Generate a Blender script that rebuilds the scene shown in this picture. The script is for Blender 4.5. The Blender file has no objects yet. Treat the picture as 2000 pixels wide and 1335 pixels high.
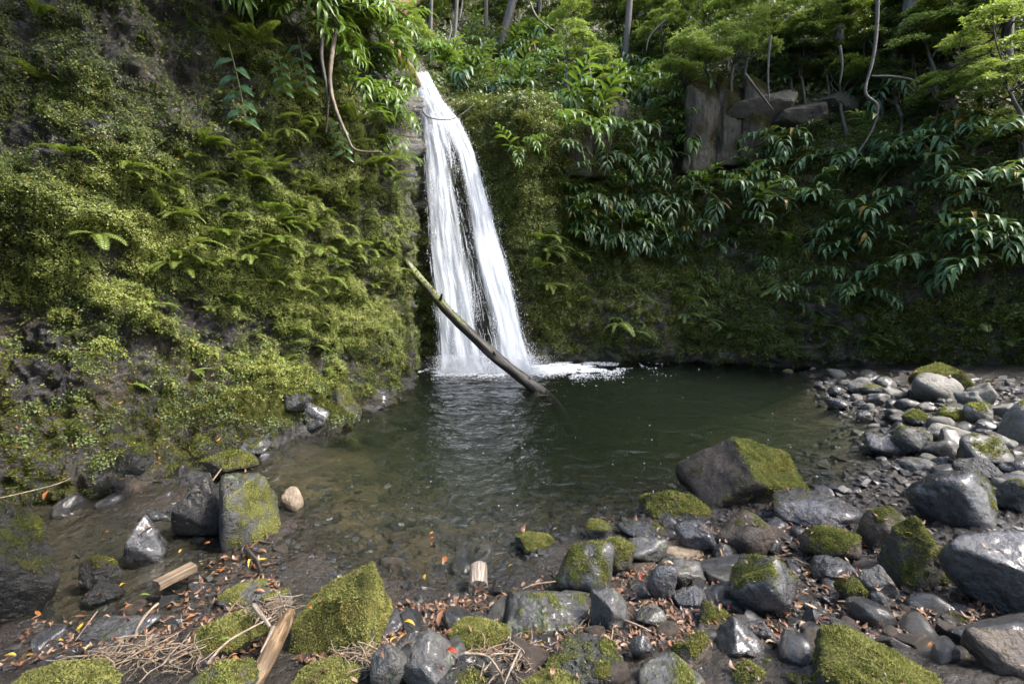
import bpy, bmesh, math, random
import numpy as np
from mathutils import Vector, Matrix

R = math.radians
random.seed(7)
rng = np.random.default_rng(7)
sc = bpy.context.scene
COL = sc.collection

# ------------------------------------------------------------------ camera, sky, sun, exposure
CAM = np.array([0.0, 0.0, 1.7])
FPX, CX, CY, PITCH = 900.0, 1000.0, 667.5, R(6.78)
cd = bpy.data.cameras.new('camera'); cam = bpy.data.objects.new('camera', cd); COL.objects.link(cam)
cam.location = CAM; cam.rotation_euler = (math.pi / 2 - PITCH, 0, 0)
cd.sensor_width = 36; cd.lens = 36 * FPX / 2000; cd.clip_start = 0.05; cd.clip_end = 500
sc.camera = cam

SUN_DIR = Vector((0.60, -0.12, 0.79)).normalized()          # towards the sun
SUN_EL = math.asin(SUN_DIR.z); SUN_AZ = math.atan2(SUN_DIR.x, SUN_DIR.y)
w = bpy.data.worlds.new('World'); sc.world = w; w.use_nodes = True
nt = w.node_tree; nt.nodes.clear()
sky = nt.nodes.new('ShaderNodeTexSky'); sky.sky_type = 'NISHITA'; sky.sun_disc = False
sky.sun_elevation = SUN_EL; sky.sun_rotation = SUN_AZ; sky.air_density = 1.0; sky.dust_density = 3.5; sky.ozone_density = 0.6
bg = nt.nodes.new('ShaderNodeBackground'); bg.inputs[1].default_value = 0.15
wo = nt.nodes.new('ShaderNodeOutputWorld')
nt.links.new(sky.outputs[0], bg.inputs[0]); nt.links.new(bg.outputs[0], wo.inputs[0])
sd = bpy.data.lights.new('sun', 'SUN'); sd.energy = 1.7; sd.angle = R(12.0); sd.color = (1.0, 0.96, 0.89)
so = bpy.data.objects.new('sun', sd); COL.objects.link(so); so.location = (6, -2, 14)
so.rotation_euler = SUN_DIR.to_track_quat('Z', 'Y').to_euler()

vs = sc.view_settings; vs.view_transform = 'Standard'; vs.look = 'None'; vs.gamma = 1; vs.exposure = 2.55
vs.use_curve_mapping = False
cy = sc.cycles
sc.render.engine = 'CYCLES'
cy.max_bounces = 5; cy.diffuse_bounces = 3; cy.glossy_bounces = 2; cy.transmission_bounces = 3
cy.transparent_max_bounces = 10
cy.use_adaptive_sampling = True; cy.adaptive_threshold = 0.025; cy.volume_bounces = 0
cy.use_denoising = True; cy.denoiser = 'OPENIMAGEDENOISE'
cy.caustics_reflective = False; cy.caustics_refractive = False
cy.sample_clamp_indirect = 6.0

# ------------------------------------------------------------------ projection helpers
SP, CP = math.sin(PITCH), math.cos(PITCH)
def PX(u, v, Y):
    """world point seen at photo pixel (u, v) standing Y metres in front of the camera"""
    u, v, Y = np.broadcast_arrays(np.asarray(u, float), np.asarray(v, float), np.asarray(Y, float))
    a = (u - CX) / FPX; b = (CY - v) / FPX
    k = Y / (CP + b * SP)
    return np.stack([a * k, Y, CAM[2] + (-SP + b * CP) * k], -1)
def PZ(u, v, z=0.0):
    a = (u - CX) / FPX; b = (CY - v) / FPX
    k = (z - CAM[2]) / (-SP + b * CP)
    return np.array([a * k, (CP + b * SP) * k, z])
def PROJ(P):
    P = np.asarray(P, float); d = P - CAM
    f = d[..., 1] * CP - d[..., 2] * SP
    f = np.where(f < 0.05, 0.05, f)
    up = d[..., 1] * SP + d[..., 2] * CP
    return CX + FPX * d[..., 0] / f, CY - FPX * up / f

# ------------------------------------------------------------------ noise
_perm = np.random.default_rng(3).permutation(256); _perm = np.concatenate([_perm, _perm, _perm])
_g = np.random.default_rng(4).normal(size=(256, 3)); _g /= np.linalg.norm(_g, axis=1)[:, None]
def noise(P):
    P = np.asarray(P, float); i = np.floor(P).astype(int); f = P - i; i &= 255
    s = f * f * f * (f * (f * 6 - 15) + 10)
    out = 0
    for dx in (0, 1):
        wx = s[..., 0] if dx else 1 - s[..., 0]
        for dy in (0, 1):
            wy = s[..., 1] if dy else 1 - s[..., 1]
            for dz in (0, 1):
                wz = s[..., 2] if dz else 1 - s[..., 2]
                h = _perm[_perm[_perm[i[..., 0] + dx] + i[..., 1] + dy] + i[..., 2] + dz]
                g = _g[h]
                d = g[..., 0] * (f[..., 0] - dx) + g[..., 1] * (f[..., 1] - dy) + g[..., 2] * (f[..., 2] - dz)
                out = out + wx * wy * wz * d
    return out * 1.6
def fbm(P, o=4, lac=2.1, gain=0.5, ridged=False):
    P = np.asarray(P, float); a = 1; t = 0; s = 0
    for k in range(o):
        n = noise(P * lac ** k + 17.3 * k)
        if ridged: n = 1 - 2 * np.abs(n)
        t = t + a * n; s += a; a *= gain
    return t / s
def sstep(a, b, x):
    t = np.clip((x - a) / (b - a), 0, 1); return t * t * (3 - 2 * t)

# ------------------------------------------------------------------ mesh helpers
def mesh_np(name, V, F, mat=None, smooth=True, attrs=None):
    """F: list of int arrays (n,3) and/or (n,4)"""
    V = np.asarray(V, np.float32)
    if not isinstance(F, (list, tuple)): F = [F]
    F = [np.asarray(f, np.int32) for f in F if len(f)]
    me = bpy.data.meshes.new(name)
    me.vertices.add(len(V)); me.vertices.foreach_set('co', V.ravel())
    if F:
        idx = np.concatenate([f.ravel() for f in F])
        tot = np.concatenate([np.full(len(f), f.shape[1], np.int32) for f in F])
        st = np.concatenate([[0], np.cumsum(tot)[:-1]]).astype(np.int32)
        me.loops.add(len(idx)); me.loops.foreach_set('vertex_index', idx)
        me.polygons.add(len(tot)); me.polygons.foreach_set('loop_start', st); me.polygons.foreach_set('loop_total', tot)
        me.polygons.foreach_set('use_smooth', np.full(len(tot), smooth, bool))
    for k, a in (attrs or {}).items():
        at = me.attributes.new(k, 'FLOAT', 'POINT'); at.data.foreach_set('value', np.asarray(a, np.float32).ravel())
    me.update(calc_edges=True); me.validate()
    if mat: me.materials.append(mat)
    return me
def obj(name, me, parent=None, loc=None, **tags):
    o = bpy.data.objects.new(name, me); COL.objects.link(o)
    if loc is not None: o.location = loc
    if parent: o.parent = parent
    for k, v in tags.items():
        if v: o[k] = v
    return o
def empty(name, loc, **tags):
    o = bpy.data.objects.new(name, None); o.empty_display_size = 0.1; COL.objects.link(o); o.location = loc
    for k, v in tags.items():
        if v: o[k] = v
    return o
class MB:
    """collects pieces into one mesh"""
    def __init__(s): s.V = []; s.T = []; s.Q = []; s.n = 0
    def add(s, V, T=None, Q=None):
        V = np.asarray(V, float); s.V.append(V)
        if T is not None and len(T): s.T.append(np.asarray(T) + s.n)
        if Q is not None and len(Q): s.Q.append(np.asarray(Q) + s.n)
        s.n += len(V)
    def mesh(s, name, mat, smooth=True):
        F = []
        if s.T: F.append(np.concatenate(s.T))
        if s.Q: F.append(np.concatenate(s.Q))
        return mesh_np(name, np.concatenate(s.V), F, mat, smooth)
def grid_faces(nu, nv):
    i = np.arange(nu - 1)[:, None] * nv + np.arange(nv - 1)[None]
    i = i.ravel(); return np.stack([i, i + nv, i + nv + 1, i + 1], 1)
def smooth_path(pts, n):
    pts = np.asarray(pts, float); m = len(pts)
    t = np.linspace(0, m - 1, n); i = np.clip(t.astype(int), 0, m - 2); f = (t - i)[:, None]
    p0 = pts[np.clip(i - 1, 0, m - 1)]; p1 = pts[i]; p2 = pts[i + 1]; p3 = pts[np.clip(i + 2, 0, m - 1)]
    return 0.5 * (2 * p1 + (p2 - p0) * f + (2 * p0 - 5 * p1 + 4 * p2 - p3) * f ** 2 + (3 * p1 - p0 - 3 * p2 + p3) * f ** 3)
def tube(path, rad, sides=8, rough=0.0, seed=0, caps=True, nf=9.0):
    path = np.asarray(path, float); n = len(path); rad = np.broadcast_to(np.asarray(rad, float), (n,))
    T = np.gradient(path, axis=0); T /= np.linalg.norm(T, axis=1)[:, None] + 1e-9
    a = np.array([0.0, 0, 1]) if abs(T[0, 2]) < 0.9 else np.array([1.0, 0, 0])
    Nn = np.zeros((n, 3)); u = np.cross(T[0], a); u /= np.linalg.norm(u)
    for k in range(n):
        u = u - T[k] * (u @ T[k]); u /= np.linalg.norm(u) + 1e-9; Nn[k] = u
    B = np.cross(T, Nn); th = np.linspace(0, 2 * np.pi, sides, endpoint=False)
    d = Nn[:, None] * np.cos(th)[None, :, None] + B[:, None] * np.sin(th)[None, :, None]
    r = np.repeat(rad[:, None], sides, 1)
    if rough:
        q = path[:, None] * nf * 0.35 + d * rad.mean() * nf * 2.2 + seed * 7.7
        r = r * (1 + rough * fbm(q, 4))
    V = (path[:, None] + d * r[..., None]).reshape(-1, 3)
    i = np.arange(n - 1)[:, None] * sides; j = np.arange(sides)[None]; j2 = (j + 1) % sides
    Q = np.stack([(i + j).ravel(), (i + j2).ravel(), (i + sides + j2).ravel(), (i + sides + j).ravel()], 1)
    Tt = []
    if caps:
        V = np.concatenate([V, path[:1], path[-1:]]); c0, c1 = n * sides, n * sides + 1
        jj = np.arange(sides); k2 = (jj + 1) % sides
        Tt = np.concatenate([np.stack([np.full(sides, c0), k2, jj], 1),
                             np.stack([np.full(sides, c1), (n - 1) * sides + jj, (n - 1) * sides + k2], 1)])
    return V, Tt, Q
def xform(V, M):
    M = np.asarray(M); return V @ M[:3, :3].T + M[:3, 3]
def frame(x, up=(0, 0, 1)):
    """3x3 whose columns are x, y, z with x along the given direction and z near up"""
    x = np.asarray(x, float); x = x / (np.linalg.norm(x) + 1e-9); up = np.asarray(up, float)
    if abs(x @ up) > 0.97 * np.linalg.norm(up): up = np.array([0.3, 1, 0.2])
    y = np.cross(up, x); y /= np.linalg.norm(y); z = np.cross(x, y)
    return np.stack([x, y, z], 1)
def mat4(M3, t, s=1.0):
    M = np.eye(4); M[:3, :3] = M3 * s; M[:3, 3] = t; return M

# ------------------------------------------------------------------ material helpers
class NT:
    def __init__(s, name):
        s.m = bpy.data.materials.new(name); s.m.use_nodes = True; s.t = s.m.node_tree; s.t.nodes.clear()
        s.out = s.t.nodes.new('ShaderNodeOutputMaterial')
    def n(s, typ, ins=None, **props):
        nd = s.t.nodes.new('ShaderNode' + typ)
        for k, v in props.items(): setattr(nd, k, v)
        for k, v in (ins or {}).items(): s.set(nd, k, v)
        return nd
    def set(s, nd, k, v):
        sk = nd.inputs[k]
        if isinstance(v, bpy.types.NodeSocket): s.t.links.new(v, sk)
        elif isinstance(v, bpy.types.Node): s.t.links.new(v.outputs[0], sk)
        elif isinstance(v, (tuple, list)) and len(v) == 3 and sk.type == 'RGBA': sk.default_value = (*v, 1)
        else: sk.default_value = v
    def mix(s, fac, a, b, blend='MIX'):
        nd = s.n('Mix', data_type='RGBA', blend_type=blend)
        s.set(nd, 0, fac); s.set(nd, 6, a); s.set(nd, 7, b); return nd.outputs[2]
    def math(s, op, a, b=0.0, clamp=False):
        nd = s.n('Math', operation=op, use_clamp=clamp); s.set(nd, 0, a); s.set(nd, 1, b); return nd.outputs[0]
    def rng(s, x, a, b, c=0.0, d=1.0):
        nd = s.n('MapRange', {'Value': x, 'From Min': a, 'From Max': b, 'To Min': c, 'To Max': d}, interpolation_type='SMOOTHSTEP')
        return nd.outputs[0]
    def noise(s, scale, detail=4, rough=0.55, vec=None, dist=0.0):
        nd = s.n('TexNoise', {'Scale': scale, 'Detail': detail, 'Roughness': rough, 'Distortion': dist})
        if vec is not None: s.set(nd, 'Vector', vec)
        return nd.outputs[0]
    def coord(s, which='Object', shift=True, scale=None):
        c = s.n('TexCoord').outputs[which]
        if shift:
            r = s.n('ObjectInfo').outputs['Random']
            c = s.n('VectorMath', {0: c, 1: s.n('CombineXYZ', {0: s.math('MULTIPLY', r, 31.0), 1: s.math('MULTIPLY', r, 17.0), 2: 0.0})}, operation='ADD').outputs[0]
        if scale is not None: c = s.n('VectorMath', {0: c, 1: scale}, operation='MULTIPLY').outputs[0]
        return c
    def done(s, sh, vol=None):
        s.t.links.new(sh if isinstance(sh, bpy.types.NodeSocket) else sh.outputs[0], s.out.inputs[0])
        if vol: s.t.links.new(vol.outputs[0], s.out.inputs[1])
        return s.m

def rock_mat(name, c1, c2, rough=(0.35, 0.6), moss=((0.10, 0.125, 0.012), (0.035, 0.05, 0.008)), bump=0.5, pits=0.0, wet=0.0,
             lichen=0.0, scale=1.0, stain=None, which='Object', mossnoise=0.35, stretch=None):
    g = NT(name); co = g.coord(which, which == 'Object', stretch)
    big = g.noise(3.0 * scale, 5, 0.6, co); fine = g.noise(28 * scale, 6, 0.65, co); grit = g.noise(120 * scale, 3, 0.6, co)
    col = g.mix(g.rng(big, 0.35, 0.65), c1, c2)
    col = g.mix(g.rng(fine, 0.3, 0.7), g.mix(0.45, col, (0.0, 0.0, 0.0)), col)
    col = g.mix(g.math('MULTIPLY', g.rng(grit, 0.55, 0.75), 0.35), col, tuple(min(1, x * 2.2 + 0.02) for x in c2))
    if stain: col = g.mix(g.rng(g.noise(2.0 * scale, 4, 0.6, co), 0.48, 0.62), col, stain)
    if lichen:
        li = g.rng(g.noise(11 * scale, 5, 0.7, co), 0.62 - 0.1 * lichen, 0.68)
        col = g.mix(g.math('MULTIPLY', li, 0.7), col, (0.16, 0.19, 0.11))
    if 'mud' in name:
        bd = g.n('Attribute', attribute_name='bed').outputs['Fac']; col = g.mix(g.math('MULTIPLY', bd, .8), col, g.mix(g.rng(big, .35, .65), (0.045, 0.034, 0.02), (0.10, 0.072, 0.04)))
    at = g.n('Attribute', attribute_name='moss').outputs['Fac']
    mk = g.math('ADD', at, g.math('MULTIPLY', g.math('SUBTRACT', g.noise(14 * scale, 6, 0.7, co), 0.5), mossnoise * 2))
    mk = g.rng(mk, 0.34, 0.68)
    mc = g.mix(g.rng(g.noise(7 * scale, 5, 0.65, co), 0.35, 0.65), moss[1], moss[0])
    mc = g.mix(g.math('MULTIPLY', g.rng(g.noise(4.3 * scale, 3, 0.5, co), 0.56, 0.72), 0.6), mc, (0.10, 0.07, 0.018))
    mc = g.mix(g.rng(grit, 0.35, 0.65), g.mix(0.6, mc, (0, 0, 0)), mc)
    col = g.mix(mk, col, mc)
    rg = g.rng(fine, 0.3, 0.7, rough[0], rough[1]); rg2 = g.n('Mix', data_type='FLOAT'); g.set(rg2, 0, mk); g.set(rg2, 2, rg); g.set(rg2, 3, 0.95)
    h = g.math('ADD', g.math('MULTIPLY', fine, 0.6), g.math('MULTIPLY', grit, 0.18))
    h = g.math('ADD', h, g.math('MULTIPLY', big, 0.6))
    if pits:
        vo = g.n('TexVoronoi', {'Vector': co, 'Scale': 38 * scale}); h = g.math('ADD', h, g.math('MULTIPLY', g.rng(vo.outputs[0], 0.0, 0.35), pits))
    h = g.math('ADD', h, g.math('MULTIPLY', mk, g.math('MULTIPLY', grit, 0.9)))
    b = g.n('Bump', {'Height': h, 'Strength': min(1.0, bump * 1.5), 'Distance': 0.06})
    spec = g.n('Mix', data_type='FLOAT'); g.set(spec, 0, mk); g.set(spec, 2, 0.5); g.set(spec, 3, 0.12)
    p = g.n('BsdfPrincipled', {'Base Color': col, 'Roughness': rg2.outputs[0], 'Normal': b, 'Specular IOR Level': spec.outputs[0]})
    if wet:
        g.set(p, 'Coat Weight', g.math('MULTIPLY', g.math('SUBTRACT', 1.0, mk), wet)); g.set(p, 'Coat Roughness', 0.12); g.set(p, 'Coat IOR', 1.5)
        g.set(p, 'Coat Normal', g.n('Bump', {'Height': h, 'Strength': bump * .35, 'Distance': 0.04}))
    return g.done(p)

def leaf_mat(name, c1, c2, rough=0.45, trans=0.3, spec=0.5, tcol=None, yellow=0.0, patch=None):
    g = NT(name); r = g.n('ObjectInfo').outputs['Random']
    isl = g.n('NewGeometry').outputs['Random Per Island']
    k = g.math('FRACT', g.math('ADD', g.math('MULTIPLY', r, 0.6), g.math('MULTIPLY', isl, 0.9)))
    col = g.mix(k, c1, c2)
    if yellow:
        col = g.mix(g.math('LESS_THAN', g.math('FRACT', g.math('MULTIPLY', k, 13.7)), yellow), col, (0.22, 0.13, 0.02))
    n_ = g.noise(9, 3, 0.5, g.n('TexCoord').outputs['Object'])
    col = g.mix(g.rng(n_, 0.3, 0.7), g.mix(0.35, col, (0, 0, 0)), col)
    if patch:
        pc = g.n('TexCoord').outputs['Object']
        col = g.mix(g.math('MULTIPLY', g.rng(g.noise(5, 4, .65, pc), .5, .66), .75), col, patch[0]); col = g.mix(g.math('MULTIPLY', g.rng(g.noise(8, 4, .65, g.n('VectorMath', {0: pc, 1: (7.0, 3.0, 9.0)}, operation='ADD').outputs[0]), .52, .66), .8), col, patch[1])
    p = g.n('BsdfPrincipled', {'Base Color': col, 'Roughness': rough, 'Specular IOR Level': spec})
    tc = g.mix(0.5, col, tcol or (0.16, 0.22, 0.01))
    t = g.n('BsdfTranslucent', {'Color': tc})
    return g.done(g.n('MixShader', {0: trans, 1: p, 2: t}))

def wood_mat(name, c1, c2, stretch=(1, 14, 14), moss=False, rough=(0.5, 0.85), bump=0.4):
    g = NT(name); co = g.coord('Object', True, stretch)
    a = g.noise(2.2, 6, 0.65, co); b = g.noise(9.0, 4, 0.6, co); c = g.noise(3.0, 5, 0.6, g.coord('Object'))
    col = g.mix(g.rng(a, 0.35, 0.65), c1, c2)
    col = g.mix(g.rng(b, 0.4, 0.62), g.mix(0.55, col, (0, 0, 0)), col)
    col = g.mix(g.math('MULTIPLY', g.rng(c, 0.5, 0.7), 0.6), col, tuple(x * 0.35 for x in c1))
    if moss:
        at = g.n('Attribute', attribute_name='moss').outputs['Fac']
        mk = g.rng(g.math('ADD', at, g.math('SUBTRACT', g.noise(16, 5, 0.7, g.coord('Object')), 0.5)), 0.4, 0.6)
        col = g.mix(mk, col, g.mix(g.noise(25, 3, 0.5, g.coord('Object')), (0.03, 0.045, 0.008), (0.12, 0.13, 0.02)))
    h = g.math('ADD', a, g.math('MULTIPLY', b, 0.5))
    bp = g.n('Bump', {'Height': h, 'Strength': bump, 'Distance': 0.02})
    p = g.n('BsdfPrincipled', {'Base Color': col, 'Roughness': g.rng(b, 0.3, 0.7, *rough), 'Normal': bp})
    return g.done(p)

def flat_mat(name, c, rough=0.6, trans=0.0):
    g = NT(name)
    n_ = g.noise(30, 4, 0.6, g.coord('Object'))
    col = g.mix(g.rng(n_, 0.35, 0.65), tuple(x * 0.5 for x in c), c)
    p = g.n('BsdfPrincipled', {'Base Color': col, 'Roughness': rough})
    if trans: return g.done(g.n('MixShader', {0: trans, 1: p, 2: g.n('BsdfTranslucent', {'Color': col})}))
    return g.done(p)

M = {}
MOSS_Y = ((0.18, 0.185, 0.055), (0.085, 0.09, 0.028)); MOSS_G = ((0.125, 0.14, 0.032), (0.045, 0.055, 0.014))
MOSS_D = ((0.09, 0.10, 0.022), (0.032, 0.038, 0.010))
M['rock_dark'] = rock_mat('wet dark basalt', (0.018, 0.018, 0.019), (0.05, 0.05, 0.052), (0.18, 0.45), MOSS_G, 0.55, wet=.6)
M['rock_black'] = rock_mat('black wet rock', (0.007, 0.0065, 0.006), (0.020, 0.019, 0.018), (0.2, 0.5), MOSS_D, 0.7, wet=.12)
M['rock_grey'] = rock_mat('grey basalt', (0.030, 0.030, 0.028), (0.072, 0.070, 0.064), (0.35, 0.6), MOSS_Y, 0.5, lichen=0.3, wet=.25)
M['rock_silver'] = rock_mat('wet silvery basalt', (0.024, 0.024, 0.025), (0.058, 0.058, 0.061), (0.16, 0.38), MOSS_G, 0.5, wet=.75)
M['rock_brown'] = rock_mat('muddy brown basalt', (0.035, 0.026, 0.019), (0.08, 0.059, 0.043), (0.4, 0.7), MOSS_G, 0.5)
M['rock_tan'] = rock_mat('tan stone', (0.20, 0.155, 0.105), (0.28, 0.22, 0.155), (0.5, 0.8), MOSS_G, 0.45)
M['rock_moss'] = rock_mat('moss covered basalt', (0.03, 0.028, 0.022), (0.065, 0.06, 0.046), (0.4, 0.7), MOSS_Y, 0.6)
M['rock_lichen'] = rock_mat('lichen spotted basalt', (0.024, 0.024, 0.025), (0.055, 0.054, 0.054), (0.35, 0.6), MOSS_G, 0.5, lichen=1.0, wet=.4)
M['rock_lava'] = rock_mat('porous black lava', (0.014, 0.014, 0.014), (0.04, 0.04, 0.042), (0.4, 0.65), MOSS_G, 0.9, pits=1.3, lichen=0.7)
M['rock_pale'] = rock_mat('pale grey river stone', (0.10, 0.095, 0.08), (0.18, 0.172, 0.148), (0.5, 0.8), ((0.17, 0.17, 0.02), (0.08, 0.085, 0.02)), 0.45)
M['cliff_w'] = rock_mat('wet mossy cliff rock', (0.009, 0.0085, 0.009), (0.026, 0.023, 0.024), (0.25, 0.55), MOSS_G, 1.0, wet=.12, scale=1.3, stain=(0.030, 0.022, 0.014))
M['cliff_b'] = rock_mat('shaded mossy cliff rock', (0.022, 0.020, 0.017), (0.06, 0.053, 0.043), (0.5, 0.8), MOSS_D, 1.0, scale=0.9, stain=(0.045, 0.034, 0.02))
M['column'] = rock_mat('columnar basalt', (0.022, 0.018, 0.011), (0.055, 0.046, 0.029), (0.6, 0.85), ((0.09, 0.078, 0.018), (0.035, 0.036, 0.010)), 1.0, scale=0.8, stain=(0.035, 0.032, 0.018), stretch=(1.2, 1.2, .6))
M['mud'] = rock_mat('wet brown mud', (0.011, 0.008, 0.0055), (0.026, 0.018, 0.012), (0.2, 0.5), MOSS_D, 0.8, wet=.5, scale=0.9, which='Object', stain=(0.022, 0.018, 0.014))

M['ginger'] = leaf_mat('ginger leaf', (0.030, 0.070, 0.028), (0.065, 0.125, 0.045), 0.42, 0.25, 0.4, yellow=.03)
M['ginger_lit'] = leaf_mat('sunlit ginger leaf', (0.06, 0.13, 0.02), (0.13, 0.23, 0.04), 0.4, 0.38, 0.4)  # brighter copy of the ginger leaf, sunlight painted into its colour
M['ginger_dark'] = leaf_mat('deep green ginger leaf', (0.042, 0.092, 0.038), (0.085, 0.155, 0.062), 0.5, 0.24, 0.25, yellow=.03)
M['broad'] = leaf_mat('broad glossy leaf', (0.03, 0.075, 0.028), (0.06, 0.12, 0.045), 0.28, 0.2, 0.6)
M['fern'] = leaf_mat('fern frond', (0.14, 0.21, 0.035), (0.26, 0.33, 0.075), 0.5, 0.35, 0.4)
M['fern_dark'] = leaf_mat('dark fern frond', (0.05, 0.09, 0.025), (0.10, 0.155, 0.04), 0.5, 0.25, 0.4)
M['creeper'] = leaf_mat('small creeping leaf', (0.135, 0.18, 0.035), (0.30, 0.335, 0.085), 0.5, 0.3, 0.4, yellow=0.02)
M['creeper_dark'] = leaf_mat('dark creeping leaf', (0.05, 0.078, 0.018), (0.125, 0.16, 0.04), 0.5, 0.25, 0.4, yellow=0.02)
M['tuft_y'] = leaf_mat('yellow moss tuft', (0.19, 0.195, 0.055), (0.34, 0.33, 0.12), 0.9, 0.3, 0.1, patch=((0.13, 0.09, 0.03), (0.04, 0.055, 0.014)))
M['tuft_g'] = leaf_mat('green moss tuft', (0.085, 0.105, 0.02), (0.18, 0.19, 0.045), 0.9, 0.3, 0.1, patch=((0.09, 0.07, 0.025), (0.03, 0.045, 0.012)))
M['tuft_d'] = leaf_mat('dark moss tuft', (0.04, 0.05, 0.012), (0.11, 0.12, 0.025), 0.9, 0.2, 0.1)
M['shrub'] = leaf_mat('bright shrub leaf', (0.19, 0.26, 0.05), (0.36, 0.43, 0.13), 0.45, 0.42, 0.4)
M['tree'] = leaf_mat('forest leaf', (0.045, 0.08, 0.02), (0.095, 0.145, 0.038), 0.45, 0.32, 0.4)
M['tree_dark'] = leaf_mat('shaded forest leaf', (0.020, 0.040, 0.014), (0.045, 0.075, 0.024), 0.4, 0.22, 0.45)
M['stem'] = flat_mat('green stem', (0.08, 0.10, 0.03), 0.5)
M['bark'] = wood_mat('grey brown bark', (0.04, 0.034, 0.024), (0.085, 0.072, 0.052), (6, 6, 1.5))
M['bark_moss'] = wood_mat('mossy bark', (0.14, 0.10, 0.03), (0.22, 0.16, 0.05), (6, 6, 2))
M['bark_dark'] = wood_mat('dark bark', (0.028, 0.023, 0.018), (0.055, 0.046, 0.036), (6, 6, 1.5))
M['bark_pale'] = wood_mat('pale vine bark', (0.10, 0.078, 0.053), (0.18, 0.145, 0.10), (6, 6, 2))
M['log'] = wood_mat('wet log wood', (0.010, 0.0075, 0.005), (0.028, 0.021, 0.014), (1.2, 11, 11), moss=True, rough=(0.25, 0.6), bump=0.6)
M['drift'] = wood_mat('weathered driftwood', (0.14, 0.098, 0.06), (0.25, 0.19, 0.125), (1, 12, 12), bump=0.5)
M['drift_dark'] = wood_mat('brown rotting wood', (0.08, 0.048, 0.024), (0.19, 0.125, 0.065), (1.5, 9, 9), bump=0.6)
M['drift_pale'] = wood_mat('bleached stick', (0.24, 0.19, 0.145), (0.38, 0.31, 0.25), (1, 12, 12))
M['drift_grey'] = wood_mat('greying sawn wood', (0.14, 0.115, 0.09), (0.32, 0.27, 0.22), (1, 12, 12), bump=0.5)
M['twig'] = wood_mat('dry twig', (0.17, 0.12, 0.08), (0.33, 0.26, 0.19), (1, 10, 10))
M['leaf_yellow'] = flat_mat('yellow leaf', (0.46, 0.30, 0.03), 0.45, 0.2)
M['leaf_orange'] = flat_mat('orange leaf', (0.36, 0.125, 0.035), 0.45, 0.2)
M['leaf_red'] = flat_mat('red leaf', (0.34, 0.05, 0.022), 0.4, 0.2)
M['leaf_brown'] = flat_mat('brown leaf', (0.26, 0.13, 0.07), 0.55, 0.1)
M['leaf_green'] = flat_mat('fresh green leaf', (0.17, 0.25, 0.04), 0.4, 0.2)
def litter_mat():
    g = NT('leaf litter'); r = g.n('ObjectInfo').outputs['Random']
    cr = g.n('ValToRGB', {0: r}); e = cr.color_ramp; e.interpolation = 'CONSTANT'
    cols = [(0, (0.06, 0.032, 0.018)), (0.25, (0.115, 0.055, 0.03)), (0.5, (0.17, 0.085, 0.045)), (0.7, (0.19, 0.11, 0.066)), (0.84, (0.27, 0.19, 0.13)), (0.96, (0.26, 0.10, 0.03)), (0.985, (0.42, 0.28, 0.03))]
    e.elements[0].position = 0; e.elements[0].color = (*cols[0][1], 1); e.elements[1].position = cols[1][0]; e.elements[1].color = (*cols[1][1], 1)
    for p_, c_ in cols[2:]:
        el = e.elements.new(p_); el.color = (*c_, 1)
    n_ = g.noise(20, 3, 0.6, g.coord('Object'))
    col = g.mix(g.rng(n_, 0.35, 0.65), g.mix(0.4, cr.outputs[0], (0, 0, 0)), cr.outputs[0])
    return g.done(g.n('BsdfPrincipled', {'Base Color': col, 'Roughness': 0.45}))
M['litter'] = litter_mat()
def water_mat():
    g = NT('pool water'); co = g.n('TexCoord').outputs['Object']
    h1 = g.noise(2.6, 3, 0.5, co, 0.6); h2 = g.noise(9, 4, 0.55, co, 0.4)
    h = g.math('ADD', h1, g.math('MULTIPLY', h2, 0.35))
    b = g.n('Bump', {'Height': h, 'Strength': 1.0, 'Distance': 0.07})
    fr = g.n('Fresnel', {'IOR': 1.33, 'Normal': b})
    gl = g.n('BsdfGlossy', {'Roughness': 0.03, 'Normal': b, 'Color': (1, 1, 1)})
    tr = g.n('BsdfTransparent', {'Color': (0.96, 0.98, 0.95)})
    ab = g.n('VolumeAbsorption', {'Color': (0.44, 0.52, 0.38), 'Density': 1.25}); vs_ = g.n('VolumeScatter', {'Color': (0.50, 0.66, 0.52), 'Density': 0.055})
    return g.done(g.n('MixShader', {0: fr, 1: tr, 2: gl}), g.n('AddShader', {0: ab, 1: vs_}))
M['water'] = water_mat()
def white_water(name, alpha=None):
    g = NT(name)
    d = g.n('BsdfDiffuse', {'Color': (0.76, 0.79, 0.83)}); t = g.n('BsdfTranslucent', {'Color': (0.76, 0.79, 0.83)})
    sh = g.n('MixShader', {0: 0.4, 1: d, 2: t})
    if alpha:
        at = g.n('Attribute', attribute_name='dens').outputs['Fac']
        co = g.n('Attribute', attribute_name='flow').outputs['Vector']
        n1 = g.noise(1.0, 5, 0.6, co); n2 = g.noise(3.1, 4, 0.6, co)
        n3 = g.noise(7.5, 3, 0.6, co); a = g.math('ADD', g.math('ADD', g.math('MULTIPLY', n1, 0.55), g.math('MULTIPLY', n2, 0.25)), g.math('MULTIPLY', n3, 0.2))
        a = g.math('ADD', a, g.math('SUBTRACT', at, 0.5))
        a = g.rng(a, 0.30, 0.75, 0.0, alpha)
        sh = g.n('MixShader', {0: a, 1: g.n('BsdfTransparent'), 2: sh})
    return g.done(sh)
M['fall'] = white_water('falling white water'); M['sheet'] = white_water('thin falling sheet', 0.9)
M['foam'] = white_water('foam')

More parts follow.
